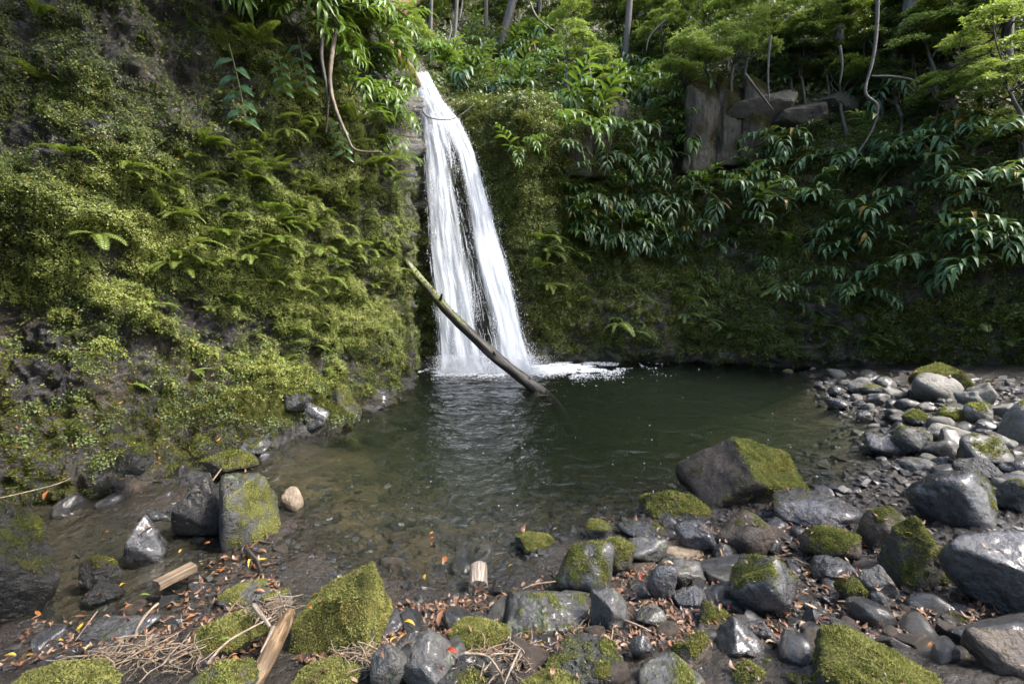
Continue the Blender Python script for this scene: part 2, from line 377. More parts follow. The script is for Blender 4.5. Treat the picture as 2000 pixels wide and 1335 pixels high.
# ------------------------------------------------------------------ scattering of uncountable stuff
def proto_collection(name, meshes):
    c = bpy.data.collections.new(name)
    for i, me in enumerate(meshes):
        c.objects.link(bpy.data.objects.new('%s_%02d' % (name, i), me))
    return c
def scatter(name, P, rot, scl, idx, coll, parent=None, **tags):
    me = bpy.data.meshes.new(name); P = np.asarray(P, np.float32)
    me.vertices.add(len(P)); me.vertices.foreach_set('co', P.ravel())
    a = me.attributes.new('rot', 'FLOAT_VECTOR', 'POINT'); a.data.foreach_set('vector', np.asarray(rot, np.float32).ravel())
    a = me.attributes.new('scl', 'FLOAT', 'POINT'); a.data.foreach_set('value', np.asarray(scl, np.float32).ravel())
    a = me.attributes.new('idx', 'INT', 'POINT'); a.data.foreach_set('value', np.asarray(idx, np.int32).ravel())
    o = obj(name, me, parent, **tags); o['kind'] = 'stuff'
    ng = bpy.data.node_groups.new(name, 'GeometryNodeTree')
    ng.interface.new_socket('Geometry', in_out='INPUT', socket_type='NodeSocketGeometry')
    ng.interface.new_socket('Geometry', in_out='OUTPUT', socket_type='NodeSocketGeometry')
    gi = ng.nodes.new('NodeGroupInput'); go = ng.nodes.new('NodeGroupOutput')
    iop = ng.nodes.new('GeometryNodeInstanceOnPoints'); ci = ng.nodes.new('GeometryNodeCollectionInfo')
    ci.inputs['Collection'].default_value = coll; ci.inputs['Separate Children'].default_value = True; ci.inputs['Reset Children'].default_value = True
    iop.inputs['Pick Instance'].default_value = True
    def na(t, n_):
        x = ng.nodes.new('GeometryNodeInputNamedAttribute'); x.data_type = t; x.inputs[0].default_value = n_
        return x.outputs[0]
    L = ng.links.new
    L(gi.outputs[0], iop.inputs['Points']); L(ci.outputs[0], iop.inputs['Instance'])
    L(na('INT', 'idx'), iop.inputs['Instance Index']); L(na('FLOAT_VECTOR', 'rot'), iop.inputs['Rotation']); L(na('FLOAT', 'scl'), iop.inputs['Scale'])
    L(iop.outputs[0], go.inputs[0])
    md = o.modifiers.new('scatter', 'NODES'); md.node_group = ng
    return o
def euler_from_normal(N, spin, lean=None):
    """XYZ Euler angles that turn +Z onto N after spinning about +Z"""
    N = N / (np.linalg.norm(N, axis=1)[:, None] + 1e-9)
    a = np.where(np.abs(N[:, 2:3]) < 0.95, np.array([[0, 0, 1.0]]), np.array([[1.0, 0, 0]]))
    X = np.cross(a, N); X /= np.linalg.norm(X, axis=1)[:, None]; Y = np.cross(N, X)
    c, s = np.cos(spin)[:, None], np.sin(spin)[:, None]
    X2 = X * c + Y * s; Y2 = np.cross(N, X2)
    m = np.stack([X2, Y2, N], 2)
    ry = -np.arcsin(np.clip(m[:, 2, 0], -1, 1)); rx = np.arctan2(m[:, 2, 1], m[:, 2, 2]); rz = np.arctan2(m[:, 1, 0], m[:, 0, 0])
    return np.stack([rx, ry, rz], 1)

# ------------------------------------------------------------------ ground (banks and pool bed)
GC = [(545, 905, -.05), (620, 860, -.15), (700, 820, -.4), (790, 775, -.8), (560, 1000, -.02), (500, 1060, 0), (545, 1115, 0), (770, 1165, 0), (960, 1155, 0),
      (1060, 1075, 0), (1240, 1025, 0), (1400, 990, 0), (1600, 960, 0), (1700, 930, 0), (1720, 880, .0), (1660, 800, 0), (1600, 755, 0), (1560, 728, 0),
      (600, 1250, .12), (1000, 1250, .15), (1400, 1200, .18), (1300, 1100, .08), (1700, 1200, .22), (1900, 1250, .3), (1900, 1000, .22), (1950, 850, .25),
      (1800, 780, .15), (1700, 750, .05), (2000, 770, .4), (300, 1200, -.01), (100, 1200, -.05), (200, 1060, -.05), (400, 1070, -.04), (300, 990, -.01), (60, 1010, -.03), (1000, 1335, .22),
      (1500, 1335, .28), (300, 1335, .18), (2000, 1335, .4), (0, 1335, .2), (700, 950, -.25), (600, 930, -.13), (900, 950, -.5), (1000, 1000, -.3),
      (900, 1080, -.13), (1100, 950, -.5), (1200, 900, -.75), (1000, 850, -1.2), (900, 780, -1.6), (1100, 760, -1.8), (1300, 780, -1.4), (1500, 800, -.7),
      (1580, 870, -.3), (1400, 735, -1.2), (950, 730, -1.8), (750, 880, -.6), (1250, 980, -.2), (1480, 940, -.2)]
gp = np.array([PZ(u, v, z) for u, v, z in GC])
gp = np.concatenate([gp, [[0, -2, .5], [3, 0, .5], [6, 3, .5], [-3, 0, .3], [0, -6, .8], [8, -3, .8], [-6, -4, .8], [8, 6, .5], [-5, 2, .2], [10, 10, .3], [0, 13, -1],
                          [-4, 8, -1], [0, 1, .3], [-1.5, 1, .25], [2, 1, .4], [40, 0, 2], [-40, 0, 2], [0, 40, 0], [0, -40, 3]]])
def _ker(A, B): return np.sqrt(((A[:, None] - B[None]) ** 2).sum(2) + 0.02)
_K = np.zeros((len(gp) + 1,) * 2); _K[:-1, :-1] = _ker(gp[:, :2], gp[:, :2]); _K[-1, :-1] = _K[:-1, -1] = 1
_w = np.linalg.solve(_K, np.append(gp[:, 2], 0))
def ground_z(x, y, detail=False):
    q = np.stack([np.atleast_1d(x).ravel(), np.atleast_1d(y).ravel()], 1)
    z = np.concatenate([_ker(q[k:k + 20000], gp[:, :2]) @ _w[:-1] for k in range(0, len(q), 20000)]) + _w[-1]
    if detail:
        p3 = np.stack([q[:, 0], q[:, 1], 0 * q[:, 0]], 1)
        z = z + 0.05 * fbm(p3 * 1.7, 3) + 0.022 * fbm(p3 * 7 + 5, 4) + 0.02 * np.maximum(0, fbm(p3 * 11 + 9, 2, ridged=True) - 0.3)
    return z
gx = np.concatenate([[-60, -30, -16, -11], np.linspace(-8.5, -4, 40)[:-1], np.linspace(-4, 4.5, 280)[:-1], np.linspace(4.5, 9, 90), [11, 16, 30, 60]])
gy = np.concatenate([[-60, -30, -14, -8], np.linspace(-5, 1, 40)[:-1], np.linspace(1, 5, 220)[:-1], np.linspace(5, 11, 150), [13, 18, 30, 60]])
GX, GY = np.meshgrid(gx, gy, indexing='ij'); gz = ground_z(GX, GY, True)
GV = np.stack([GX.ravel(), GY.ravel(), gz], 1)
gm = 0.25 * sstep(-0.1, 0.4, fbm(GV * 1.3 + 3, 3)) * sstep(0.02, 0.1, gz)
obj('ground', mesh_np('ground', GV, grid_faces(len(gx), len(gy)), M['mud'], True, {'moss': gm, 'bed': sstep(.0, -.12, gz)}), kind='structure',
    label='wet brown muddy bank and stony pool bed', category='ground')

# ------------------------------------------------------------------ cliffs
def densify(C, ns_c, ns_r, smooth=2):
    """C: (nc, nr, 3) control points; ns_*: subdivisions of each control interval"""
    def idx(ns): return np.concatenate([np.linspace(k, k + 1, n, endpoint=False) for k, n in enumerate(ns)] + [[len(ns)]])
    def lin(A, t):
        i = np.clip(t.astype(int), 0, A.shape[0] - 2); f = (t - i)[:, None, None]; return A[i] * (1 - f) + A[i + 1] * f
    P = lin(C, idx(ns_c)); P = lin(P.transpose(1, 0, 2), idx(ns_r)).transpose(1, 0, 2)
    for _ in range(smooth):
        for ax in (0, 1):
            Q = P.copy(); s0 = [slice(None)] * 3; s1 = [slice(None)] * 3; s2 = [slice(None)] * 3
            s0[ax] = slice(0, -2); s1[ax] = slice(1, -1); s2[ax] = slice(2, None)
            Q[tuple(s1)] = 0.25 * P[tuple(s0)] + 0.5 * P[tuple(s1)] + 0.25 * P[tuple(s2)]; P = Q
    return P
def gnormals(P):
    du = np.gradient(P, axis=0); dv = np.gradient(P, axis=1)
    n = np.cross(du, dv); n /= np.linalg.norm(n, axis=2)[..., None] + 1e-9
    tc = CAM - P; s = np.sign((n * tc).sum(2)); s[s == 0] = 1
    return n * s[..., None]
class Surf: pass
def finish_surf(P):
    S = Surf(); S.P = P; S.N = gnormals(P); S.u, S.v = PROJ(P); S.f = P[..., 1] * CP - (P[..., 2] - CAM[2]) * SP
    a = np.linalg.norm(np.cross(P[1:, :-1] - P[:-1, :-1], P[:-1, 1:] - P[:-1, :-1]), axis=2); S.a = a
    return S
def at_pixel(S, u, v):
    d = (S.u - u) ** 2 + (S.v - v) ** 2 + np.where(S.f < 0.3, 1e9, 0)
    near = d < d.min() + 120
    k = np.argmin(np.where(near, S.f, 1e9)); i, j = np.unravel_index(k, d.shape)
    return S.P[i, j], S.N[i, j]
def sample(S, n, wfun):
    """n points on the surface with probability area x wfun(u, v, P, N)"""
    W = S.a * wfun(S.u[:-1, :-1], S.v[:-1, :-1], S.P[:-1, :-1], S.N[:-1, :-1]); W = np.maximum(W, 0).ravel()
    k = rng.choice(len(W), n, p=W / W.sum()); i, j = np.unravel_index(k, S.a.shape)
    a, b = rng.random(n)[:, None], rng.random(n)[:, None]; P = S.P
    q = (P[i, j] * (1 - a) + P[i + 1, j] * a) * (1 - b) + (P[i, j + 1] * (1 - a) + P[i + 1, j + 1] * a) * b
    return q, S.N[i, j]

# the near left cliff; rows run from the pool bed upwards
LR = [1150, 930, 860, 780, 700, 560, 400, 220, 40, -150, -450]
LC = [(-2600, [.8, .85, .9, .95, 1, 1, 1.05, 1.1, 1.1, 1.2, 1.4]),
      (-900, [1.9, 2.0, 2.1, 2.2, 2.3, 2.4, 2.5, 2.6, 2.7, 2.8, 3.0]),
      (-400, [2.5, 2.7, 2.8, 2.9, 3.0, 3.1, 3.2, 3.3, 3.4, 3.5, 3.7]),
      (0, [3.3, 3.5, 3.75, 3.95, 4.1, 4.25, 4.3, 4.35, 4.4, 4.5, 4.7]),
      (200, [3.45, 3.65, 3.95, 4.2, 4.4, 4.55, 4.6, 4.65, 4.7, 4.8, 5.0]),
      (400, [3.75, 3.95, 4.35, 4.7, 4.95, 5.1, 5.15, 5.2, 5.3, 5.4, 5.6]),
      (550, [4.1, 4.35, 4.85, 5.3, 5.6, 5.75, 5.8, 5.85, 5.9, 6.0, 6.2]),
      (650, [4.9, 5.05, 5.25, 5.7, 6.2, 6.4, 6.45, 6.5, 6.5, 6.6, 6.8]),
      (720, [5.7, 5.9, 6.05, 6.3, 6.7, 6.9, 6.95, 7, 7, 7.1, 7.3]),
      (765, [6.7, 6.7, 6.75, 6.9, 7.1, 7.3, 7.35, 7.4, 7.4, 7.5, 8.4]),
      (782, [7.1, 7.1, 7.1, 7.2, 7.4, 7.6, 7.6, 7.7, 7.7, 7.8, 8.8]),
      (792, [7.7, 7.7, 7.7, 7.8, 8.0, 8.2, 8.2, 8.3, 8.3, 8.4, 9.4]),
      (790, [8.6, 8.6, 8.6, 8.7, 8.8, 8.9, 8.9, 9.0, 9.1, 9.2, 10.4]),
      (800, [9.4, 9.4, 9.4, 9.4, 9.5, 9.7, 10.0, 10.4, 10.7, 10.9, 11.6]),
      (835, [9.75, 9.75, 9.75, 9.75, 9.85, 10.1, 10.5, 10.9, 11.3, 11.5, 12.2])]
C = []
for k, (u, D) in enumerate(LC):
    rows = list(LR)
    if u == 650: rows[-3:] = [60, -60, -200]
    if u == 720: rows[-3:] = [150, 60, -20]
    if u >= 765: rows[-4:] = [280, 200, 160, 130]
    C.append(PX(np.full(11, u), np.array(rows), np.array(D)))
PL = densify(np.array(C), [10, 24, 30, 44, 44, 38, 28, 22, 16, 10, 12, 14, 12, 8], [16, 20, 24, 26, 36, 36, 36, 32, 24, 16], 5)
NL = gnormals(PL)
ax = PL @ np.array([0.75, 0.55, 0.35]); ay = PL @ np.array([0.50, 0.25, 1.0])         # strata dip to the right
strat = np.stack([ax * 0.45, ay * 1.7, 0 * ax], -1)
dsp = 0.50 * fbm(PL * 0.8 + 2, 3) + 0.17 * fbm(strat * .8 + 8, 3, ridged=True) + 0.22 * fbm(PL * 2.1 + 4, 3, ridged=True) + 0.11 * fbm(PL * 8, 4, ridged=True)
lo = sstep(0.9, 0.2, PL[..., 2]); dsp = dsp + lo * (0.16 * fbm(PL * 2.2 + 21, 3, ridged=True) + 0.05 * fbm(PL * 9 + 3, 3, ridged=True))
dsp = dsp - dsp.mean() - 0.05
PL = PL + NL * dsp[..., None]
SL = finish_surf(PL)
def lmask(u, v, P, N):
    band = fbm(np.stack([(P @ np.array([0.75, 0.55, 0.35])) * 0.55, (P @ np.array([0.50, 0.25, 1.0])) * 1.9, 0 * P[..., 0]], -1) + 40, 3)
    fine = fbm(P * 2.2 + 60, 3)
    core = np.exp(-((u - 420) / 420) ** 2 - ((v - 520) / 210) ** 2)
    core = np.maximum(core, 0.9 * np.exp(-((u - 690) / 140) ** 2 - ((v - 560) / 230) ** 2))
    base = 0.27 + 0.72 * core
    base = np.where(v > 700, base * 0.7, base) - 0.34 * sstep(600, 300, u) * sstep(420, 230, v) - 0.34 * sstep(470, 230, u) * sstep(540, 650, v)  # thinner moss at upper and lower left, also standing in for shade
    m = base + 0.04 + 0.60 * band + 0.75 * fine
    return np.clip(m, 0, 1) * (0.35 + .65 * sstep(800, 780, u)) * sstep(0.05, 0.3, P[..., 2])
ml0 = lmask(SL.u, SL.v, SL.P, SL.N)
hi_ = dsp - (fbm(PL * 0.8 + 2, 3) * 0.30); hi_ = (hi_ - hi_.mean()) / hi_.std()
ml = np.clip(ml0 * (1 + 0.42 * hi_) + 0.07 * hi_ * (ml0 > .05), 0, 1)
def lmask(u, v, P, N): return ml[:-1, :-1]
VL = PL.reshape(-1, 3)
obj('mossy_cliff', mesh_np('mossy_cliff', VL, grid_faces(*PL.shape[:2]), M['cliff_w'], True, {'moss': (ml * 0.9 + .08).ravel()}), kind='structure',
    label='near wet black cliff covered in moss, creepers and ferns', category='cliff')

# the far cliff with the waterfall, curving round the pool to the right, and the wooded slope above it
BR = [900, 800, 720, 690, 640, 560, 480, 400, 340, 280, 230, 205, 190, 150, 80, 0, -90, -200]
BC = [(740, [9.7, 9.7, 9.7, 9.7, 9.7, 9.8, 10, 10.3, 10.5, 10.7, 10.9, 11, 11.1, 11.4, 14, 17, 20, 24]),
      (800, [9.7, 9.7, 9.65, 9.7, 9.75, 9.9, 10.2, 10.5, 10.7, 10.9, 11.1, 11.2, 11.25, 11.5, 14.5, 17, 20, 24]),
      (835, [9.6, 9.6, 9.55, 9.6, 9.7, 9.9, 10.15, 10.45, 10.65, 10.85, 11.05, 11.2, 11.3, 12.2, 15, 17.5, 20, 24]),
      (900, [9.5, 9.5, 9.5, 9.55, 9.65, 9.85, 10.1, 10.4, 10.6, 10.8, 11.0, 11.15, 11.9, 13.5, 16, 18, 21, 25]),
      (960, [9.5, 9.5, 9.5, 9.55, 9.65, 9.85, 10.1, 10.3, 10.45, 10.6, 10.75, 10.95, 12.5, 14.5, 16.5, 18.5, 21, 25]),
      (1020, [9.7, 9.7, 9.7, 9.75, 9.8, 9.85, 9.8, 9.75, 9.75, 9.8, 9.95, 10.3, 13, 15, 17, 19, 21, 25]),
      (1070, [10.4, 10.4, 10.2, 10.2, 10.15, 10.1, 10.0, 9.95, 9.95, 10.0, 10.4, 11.6, 13.5, 15, 17, 19, 21, 25]),
      (1150, [10.6, 10.6, 10.5, 10.4, 10.4, 10.4, 10.6, 11.0, 11.0, 11.0, 12, 12.8, 13.5, 15, 17, 19, 21, 25]),
      (1230, [10.6, 10.6, 10.5, 10.35, 10.35, 10.4, 10.7, 10.9, 11.1, 11.3, 11.7, 12.2, 13, 15, 17, 19, 21, 25]),
      (1300, [10.6, 10.6, 10.45, 10.3, 10.3, 10.4, 10.9, 10.9, 11.3, 11.6, 11.8, 12, 12.4, 14, 16, 18, 21, 25]),
      (1420, [10.5, 10.5, 10.3, 10.1, 10.1, 10.2, 10.7, 10.8, 11.6, 11.5, 11.4, 11.5, 11.6, 12.5, 14.5, 17, 20, 24]),
      (1550, [9.8, 9.8, 9.7, 9.6, 9.6, 9.7, 10.1, 10.3, 10.9, 11.3, 11.4, 11.5, 11.6, 12, 13.5, 15.5, 19, 23]),
      (1680, [9.3, 9.3, 9.25, 9.2, 9.2, 9.2, 9.4, 9.7, 10, 10.4, 10.9, 11.1, 11.2, 11.5, 12.5, 14, 17, 21]),
      (1800, [8.9, 8.9, 8.8, 8.7, 8.7, 8.7, 8.9, 9.1, 9.4, 9.7, 10, 10.2, 10.4, 10.8, 11.6, 12.6, 15, 19]),
      (2000, [7.9, 7.9, 7.8, 7.75, 7.7, 7.8, 7.9, 8.1, 8.3, 8.5, 8.8, 9, 9.2, 9.6, 10.2, 11, 13, 16]),
      (2300, [6.4, 6.4, 6.4, 6.4, 6.4, 6.5, 6.6, 6.8, 7, 7.2, 7.4, 7.5, 7.6, 7.9, 8.4, 9, 10.5, 13]),
      (2900, [4.5, 4.5, 4.5, 4.5, 4.5, 4.6, 4.7, 4.8, 4.9, 5, 5.2, 5.3, 5.4, 5.6, 6, 6.5, 7.5, 9]),
      (4600, [2.3, 2.3, 2.3, 2.3, 2.35, 2.4, 2.5, 2.6, 2.7, 2.8, 2.9, 3, 3.1, 3.3, 3.6, 4, 5, 6.5])]
C = np.array([PX(np.full(len(BR), u), np.array(BR), np.array(D)) for u, D in BC])
PB = densify(C, [10, 8, 14, 14, 14, 12, 18, 18, 16, 26, 28, 28, 26, 40, 40, 24, 12], [6, 14, 10, 16, 22, 22, 20, 16, 16, 12, 8, 6, 8, 14, 14, 16, 12], 3)
NB = gnormals(PB)
wat = np.exp(-((PROJ(PB)[0] - 930) / 110) ** 2) * (PROJ(PB)[1] > 150)
dsp = 0.38 * fbm(PB * 0.6 + 9, 3) + 0.2 * fbm(PB * np.array([1.2, 1.2, 2.6]) + 31, 3, ridged=True) + 0.15 * fbm(PB * 3.2 + 4, 3, ridged=True) + 0.09 * fbm(PB * 9, 3)
dsp = (dsp - dsp.mean()) * (1 - 0.65 * wat)
PB = PB + NB * dsp[..., None]
SB = finish_surf(PB)
def bmask(u, v, P, N):
    m = 0.52 + 0.6 * fbm(P * 0.9 + 70, 3) + 0.4 * fbm(P * 3.1 + 6, 3)
    m = m + 0.35 * np.exp(-((u - 1000) / 90) ** 2 - ((v - 215) / 40) ** 2) + 0.25 * sstep(700, 520, v) * np.exp(-((u - 1150) / 200) ** 2)
    falls = np.exp(-((u - (840 + 0.28 * (v - 200))) / 60) ** 2) * (v > 170)
    return np.clip(m, 0, 1) * (1 - 0.95 * np.clip(falls, 0, 1)) * sstep(0.1, 0.4, P[..., 2])
mb0 = bmask(SB.u, SB.v, SB.P, SB.N); hb_ = fbm(PB * 3.2 + 4, 3, ridged=True) + .6 * fbm(PB * np.array([1.2, 1.2, 2.6]) + 31, 3, ridged=True); hb_ = (hb_ - hb_.mean()) / hb_.std()
mb = np.clip(mb0 * (1 + .45 * hb_), 0, 1)
def bmask(u, v, P, N): return mb[:-1, :-1]
far_cliff = obj('basalt_cliff', mesh_np('basalt_cliff', PB.reshape(-1, 3), grid_faces(*PB.shape[:2]), M['cliff_b'], True, {'moss': mb.ravel() * 0.9}), kind='structure',
    label='dark mossy cliff behind the pool rising to a wooded slope', category='cliff')

# ------------------------------------------------------------------ pool water (a closed body)
wx = np.linspace(-4.6, 9.5, 300); wy = np.linspace(0.6, 11.4, 300)
WX, WY = np.meshgrid(wx, wy, indexing='ij'); W3 = np.stack([WX, WY, 0 * WX], -1)
fd = np.hypot(WX + 0.4, WY - 9.2)
amp = 0.007 + 0.022 * np.exp(-(fd / 3.0) ** 2) + 0.008 * np.exp(-(fd / 5.5) ** 2)
amp = amp * sstep(-0.02, -0.25, ground_z(WX, WY).reshape(WX.shape)) + 0.0015
WZ = amp * (fbm(W3 * np.array([2.2, 3.6, 1]) + 3, 3) + 0.6 * fbm(W3 * np.array([6, 9, 1]) + 13, 2))
ring = np.sin(fd * 9 + 2 * noise(W3 * 0.8)) * np.exp(-fd / 2.5) * 0.010
top = np.stack([WX, WY, WZ + ring], -1).reshape(-1, 3)
n0 = len(top); bot = top.copy(); bot[:, 2] = -3.0
F = grid_faces(300, 300); ed = []
per = [(i, 0) for i in range(300)] + [(299, j) for j in range(1, 300)] + [(i, 299) for i in range(298, -1, -1)] + [(0, j) for j in range(298, 0, -1)]
per = np.array([a * 300 + b for a, b in per]); nx_ = np.roll(per, -1)
bp = np.arange(len(per)) + n0
V = np.concatenate([top, bot[per]]); sideF = np.stack([per, bp, np.roll(bp, -1), nx_], 1)
V = np.concatenate([V, [[2.4, 6, -3.0]]]); cT = np.stack([np.roll(bp, -1), bp, np.full(len(bp), len(V) - 1)], 1)
obj('pool_water', mesh_np('pool_water', V, [F, sideF, cT], M['water'], True), kind='structure',
    label='clear dark green water of the plunge pool', category='water')

# ------------------------------------------------------------------ waterfall
fv = np.array([150, 165, 200, 240, 300, 400, 500, 600, 690, 726])
fl = np.array([804, 811, 820, 825, 830, 834, 839, 849, 856, 856])
fr_ = np.array([838, 846, 864, 900, 928, 958, 986, 1013, 1036, 1046])
fD = np.array([11.3, 11.05, 10.85, 10.7, 10.45, 10.1, 9.75, 9.5, 9.3, 9.22])
def fall_pt(s, t):
    x = t * (len(fv) - 1); k = np.arange(len(fv)); g = lambda a: np.interp(x, k, a)
    return PX(g(fl) * (1 - s) + g(fr_) * s, g(fv), g(fD) - 0.10 * np.sin(s * np.pi))
vt = lambda v: np.interp(v, fv, np.arange(len(fv)) / (len(fv) - 1))
def fall_dens(s, t):
    v = np.interp(t * (len(fv) - 1), np.arange(len(fv)), fv)
    rightjet = np.exp(-((s - (0.86 - 0.05 * t)) / 0.13) ** 2)
    leftveil = np.exp(-((s - 0.22) / 0.22) ** 2) * (0.6 + 0.3 * sstep(300, 500, v))
    upper = sstep(360, 180, v)
    gap = np.exp(-((s - (0.50 + 0.04 * np.sin(v / 60))) / 0.12) ** 2) * sstep(260, 420, v)
    left_edge = 1.0
    n_ = fbm(np.stack([s * 6, t * 5, 0 * s], -1) + 5, 3)
    d = 0.40 + 0.85 * rightjet + 0.75 * leftveil + 0.55 * upper - 0.10 * gap + 0.5 * n_ + 0.35 * sstep(640, 715, v)
    return np.clip(d, 0.02, 1.3) * left_edge
wf = empty('waterfall', PX(950, 722, 9.3), label='tall white waterfall fanning down the dark rock into the pool', category='waterfall')
def wpart(name, me):
    o = obj(name, me, wf); o.location = -Vector(wf.location); return o
for L_ in range(3):
    nS, nT = 60, 170
    s, t = np.meshgrid(np.linspace(0.0, 1, nS), np.linspace(0, 1, nT), indexing='ij')
    P = fall_pt(s, t); q = np.stack([s * 9, t * 5, 0 * s + L_ * 5], -1)
    P[..., 1] -= 0.03 + 0.05 * L_ + 0.09 * fbm(q, 3); P[..., 0] += 0.03 * noise(q * 0.7 + 3)
    me = mesh_np('sheet', P.reshape(-1, 3), grid_faces(nS, nT), M['sheet'], True, {'dens': (fall_dens(s, t) * 0.72 * sstep(0, .06, s) * sstep(1.0, .95, s)).ravel()})
    a = me.attributes.new('flow', 'FLOAT_VECTOR', 'POINT')
    wdt = 0.25 + 1.5 * t
    a.data.foreach_set('vector', np.stack([(s - 0.5) * wdt * 11, t * 4.0 + 0.5 * noise(q), 0 * s + L_ * 9.1], -1).astype(np.float32).ravel())
    wpart('sheet', me)
# strands: thin threads of falling water
NR, SEG = 2600, 6
s0 = rng.random(NR * 5); t0 = rng.random(NR * 5) ** 0.85
keep = rng.random(NR * 5) < fall_dens(s0, t0) / 1.3; s0, t0 = s0[keep][:NR], t0[keep][:NR]; n = len(s0)
ln = 0.015 + 0.06 * rng.random(n) ** 1.5; wd = 0.0015 + 0.005 * rng.random(n) ** 2
k = np.linspace(0, 1, SEG)
T = t0[:, None] + ln[:, None] * k; T = np.minimum(T, 1.0)
Sx = s0[:, None] + (0.012 * rng.normal(size=n))[:, None] * k + 0.05 * fbm(np.stack([s0[:, None] * 9 + 0 * T, T * 11, 0 * T + 2], -1), 3)
Pc = fall_pt(np.clip(Sx, 0, 1.02), T); Pc[..., 1] -= (0.02 + 0.20 * rng.random(n) ** 2)[:, None]
wk = (wd[:, None] * np.sin(np.pi * np.clip(k * 0.94 + 0.03, 0, 1)) ** 0.6)
ang = rng.normal(size=n) * 0.5
off = np.stack([np.cos(ang), np.sin(ang), 0 * ang], 1)[:, None] * wk[..., None]
V = np.stack([Pc - off, Pc + off], 2).reshape(-1, 3)
b = (np.arange(n)[:, None] * SEG + np.arange(SEG - 1)[None]).ravel() * 2
so_ = wpart('strands', mesh_np('strands', V, np.stack([b, b + 1, b + 3, b + 2], 1), M['fall'], True)); so_['kind'] = 'stuff'
# spray droplets thrown off the edges and the foot
def small_sphere(name, mat, sub=1, sq=1.0):
    bm = bmesh.new(); bmesh.ops.create_icosphere(bm, subdivisions=sub, radius=1.0)
    for v_ in bm.verts: v_.co.z *= sq
    me = bpy.data.meshes.new(name); bm.to_mesh(me); bm.free(); me.materials.append(mat)
    for p_ in me.polygons: p_.use_smooth = True
    return me
drop_c = proto_collection('droplet', [small_sphere('droplet', M['foam'], 1, 3.0)])
nd = 5200; t = np.concatenate([1 - 0.14 * rng.random(nd // 2) ** 1.6, rng.random(nd - nd // 2)])
s = np.where(rng.random(nd) < 0.6, 0.98 + 0.05 * rng.normal(size=nd), rng.random(nd)); s = np.where(rng.random(nd) < 0.12, 0.02 + 0.03 * rng.normal(size=nd), s)
Pd = fall_pt(s, t); Pd[:, 1] -= 0.25 * rng.random(nd); Pd[:, 2] = np.maximum(Pd[:, 2], 0.005)
nd2 = 22000; s2 = rng.random(nd2 * 6); t2 = rng.random(nd2 * 6); k2_ = rng.random(nd2 * 6) < fall_dens(s2, t2) / 1.3 * sstep(-.1, .35, fbm(np.stack([s2 * 9, t2 * 14, 0 * s2], -1) + 31, 3)); s2, t2 = s2[k2_][:nd2], t2[k2_][:nd2]
P2 = fall_pt(np.clip(s2 + .02 * rng.normal(size=len(s2)), -.03, 1.04), t2); P2[:, 1] -= .08 + .2 * rng.random(len(s2)); Pd = np.concatenate([Pd, P2]); Pd[:, 2] = np.maximum(Pd[:, 2], .005); nd = len(Pd)
nm_ = 14000; th_ = rng.random(nm_) * 6.3; rm_ = np.abs(rng.normal(size=nm_)); P3 = fall_pt(rng.random(nm_) * 1.1, np.full(nm_, .99)) + np.stack([.16 * np.cos(th_) * rm_, -.16 - .16 * np.abs(np.sin(th_)) * rm_, .22 * rng.random(nm_) ** 2 * 1.5], 1); P3[:, 2] = np.maximum(P3[:, 2], .004); Pd = np.concatenate([Pd, P3]); nd = len(Pd)
do = scatter('spray', Pd, np.zeros((nd, 3)), (0.0018 + 0.005 * rng.random(nd) ** 2.5) * np.where(np.arange(nd) >= nd - nm_, .55, .85), np.zeros(nd), drop_c, wf); do.location = -Vector(wf.location)
# foam on the pool
foam_c = proto_collection('foam_blob', [small_sphere('foam_blob', M['foam'], 1, 0.35)])
nf = 60000
u = np.where(rng.random(nf) < 0.70, 1052 + 42 * rng.normal(size=nf), 930 + 60 * rng.normal(size=nf)); v = 717 + 6.0 * rng.normal(size=nf) + 0.00 * u
v = np.where(u < 985, v + 5, v)
tail = rng.random(nf) < 0.10; u = np.where(tail, 1110 + 60 * np.abs(rng.normal(size=nf)), u); v = np.where(tail, 719 + 9 * rng.normal(size=nf), v)
Pf = np.array([PZ(a_, b_ if b_ > 706 else 1412 - b_, 0.006) for a_, b_ in zip(u, v)])
tx = fbm(np.stack([Pf[:, 0] * 2.2, Pf[:, 1] * 2.2, 0 * u], 1) + 3, 3)
kp = (tx > -0.30 + 0.45 * np.clip((np.abs(Pf[:, 0] - 0.2) - 0.6) * 0.5, -0.5, 1.0)) & (Pf[:, 1] < 10.4); Pf = Pf[kp]
scatter('foam', Pf, np.zeros((len(Pf), 3)), 0.004 + 0.014 * rng.random(len(Pf)) ** 2.5, np.zeros(len(Pf)), foam_c, label='white foam churned up at the foot of the waterfall')
nb_ = 700; u = 700 + 1000 * rng.random(nb_); v = 735 + 420 * rng.random(nb_) ** 1.6
Pb_ = np.array([PZ(a_, b_, 0.002) for a_, b_ in zip(u, v)]); Pb_ = Pb_[(ground_z(Pb_[:, 0], Pb_[:, 1]) < -0.03) & (fbm(np.stack([Pb_[:, 0] * .9, Pb_[:, 1] * 1.8, 0 * Pb_[:, 0]], 1) + 4, 3) > .02)]
scatter('bubbles', Pb_, np.zeros((len(Pb_), 3)), 0.002 + 0.007 * rng.random(len(Pb_)) ** 3, np.zeros(len(Pb_)), foam_c, label='tiny white bubbles drifting over the pool')

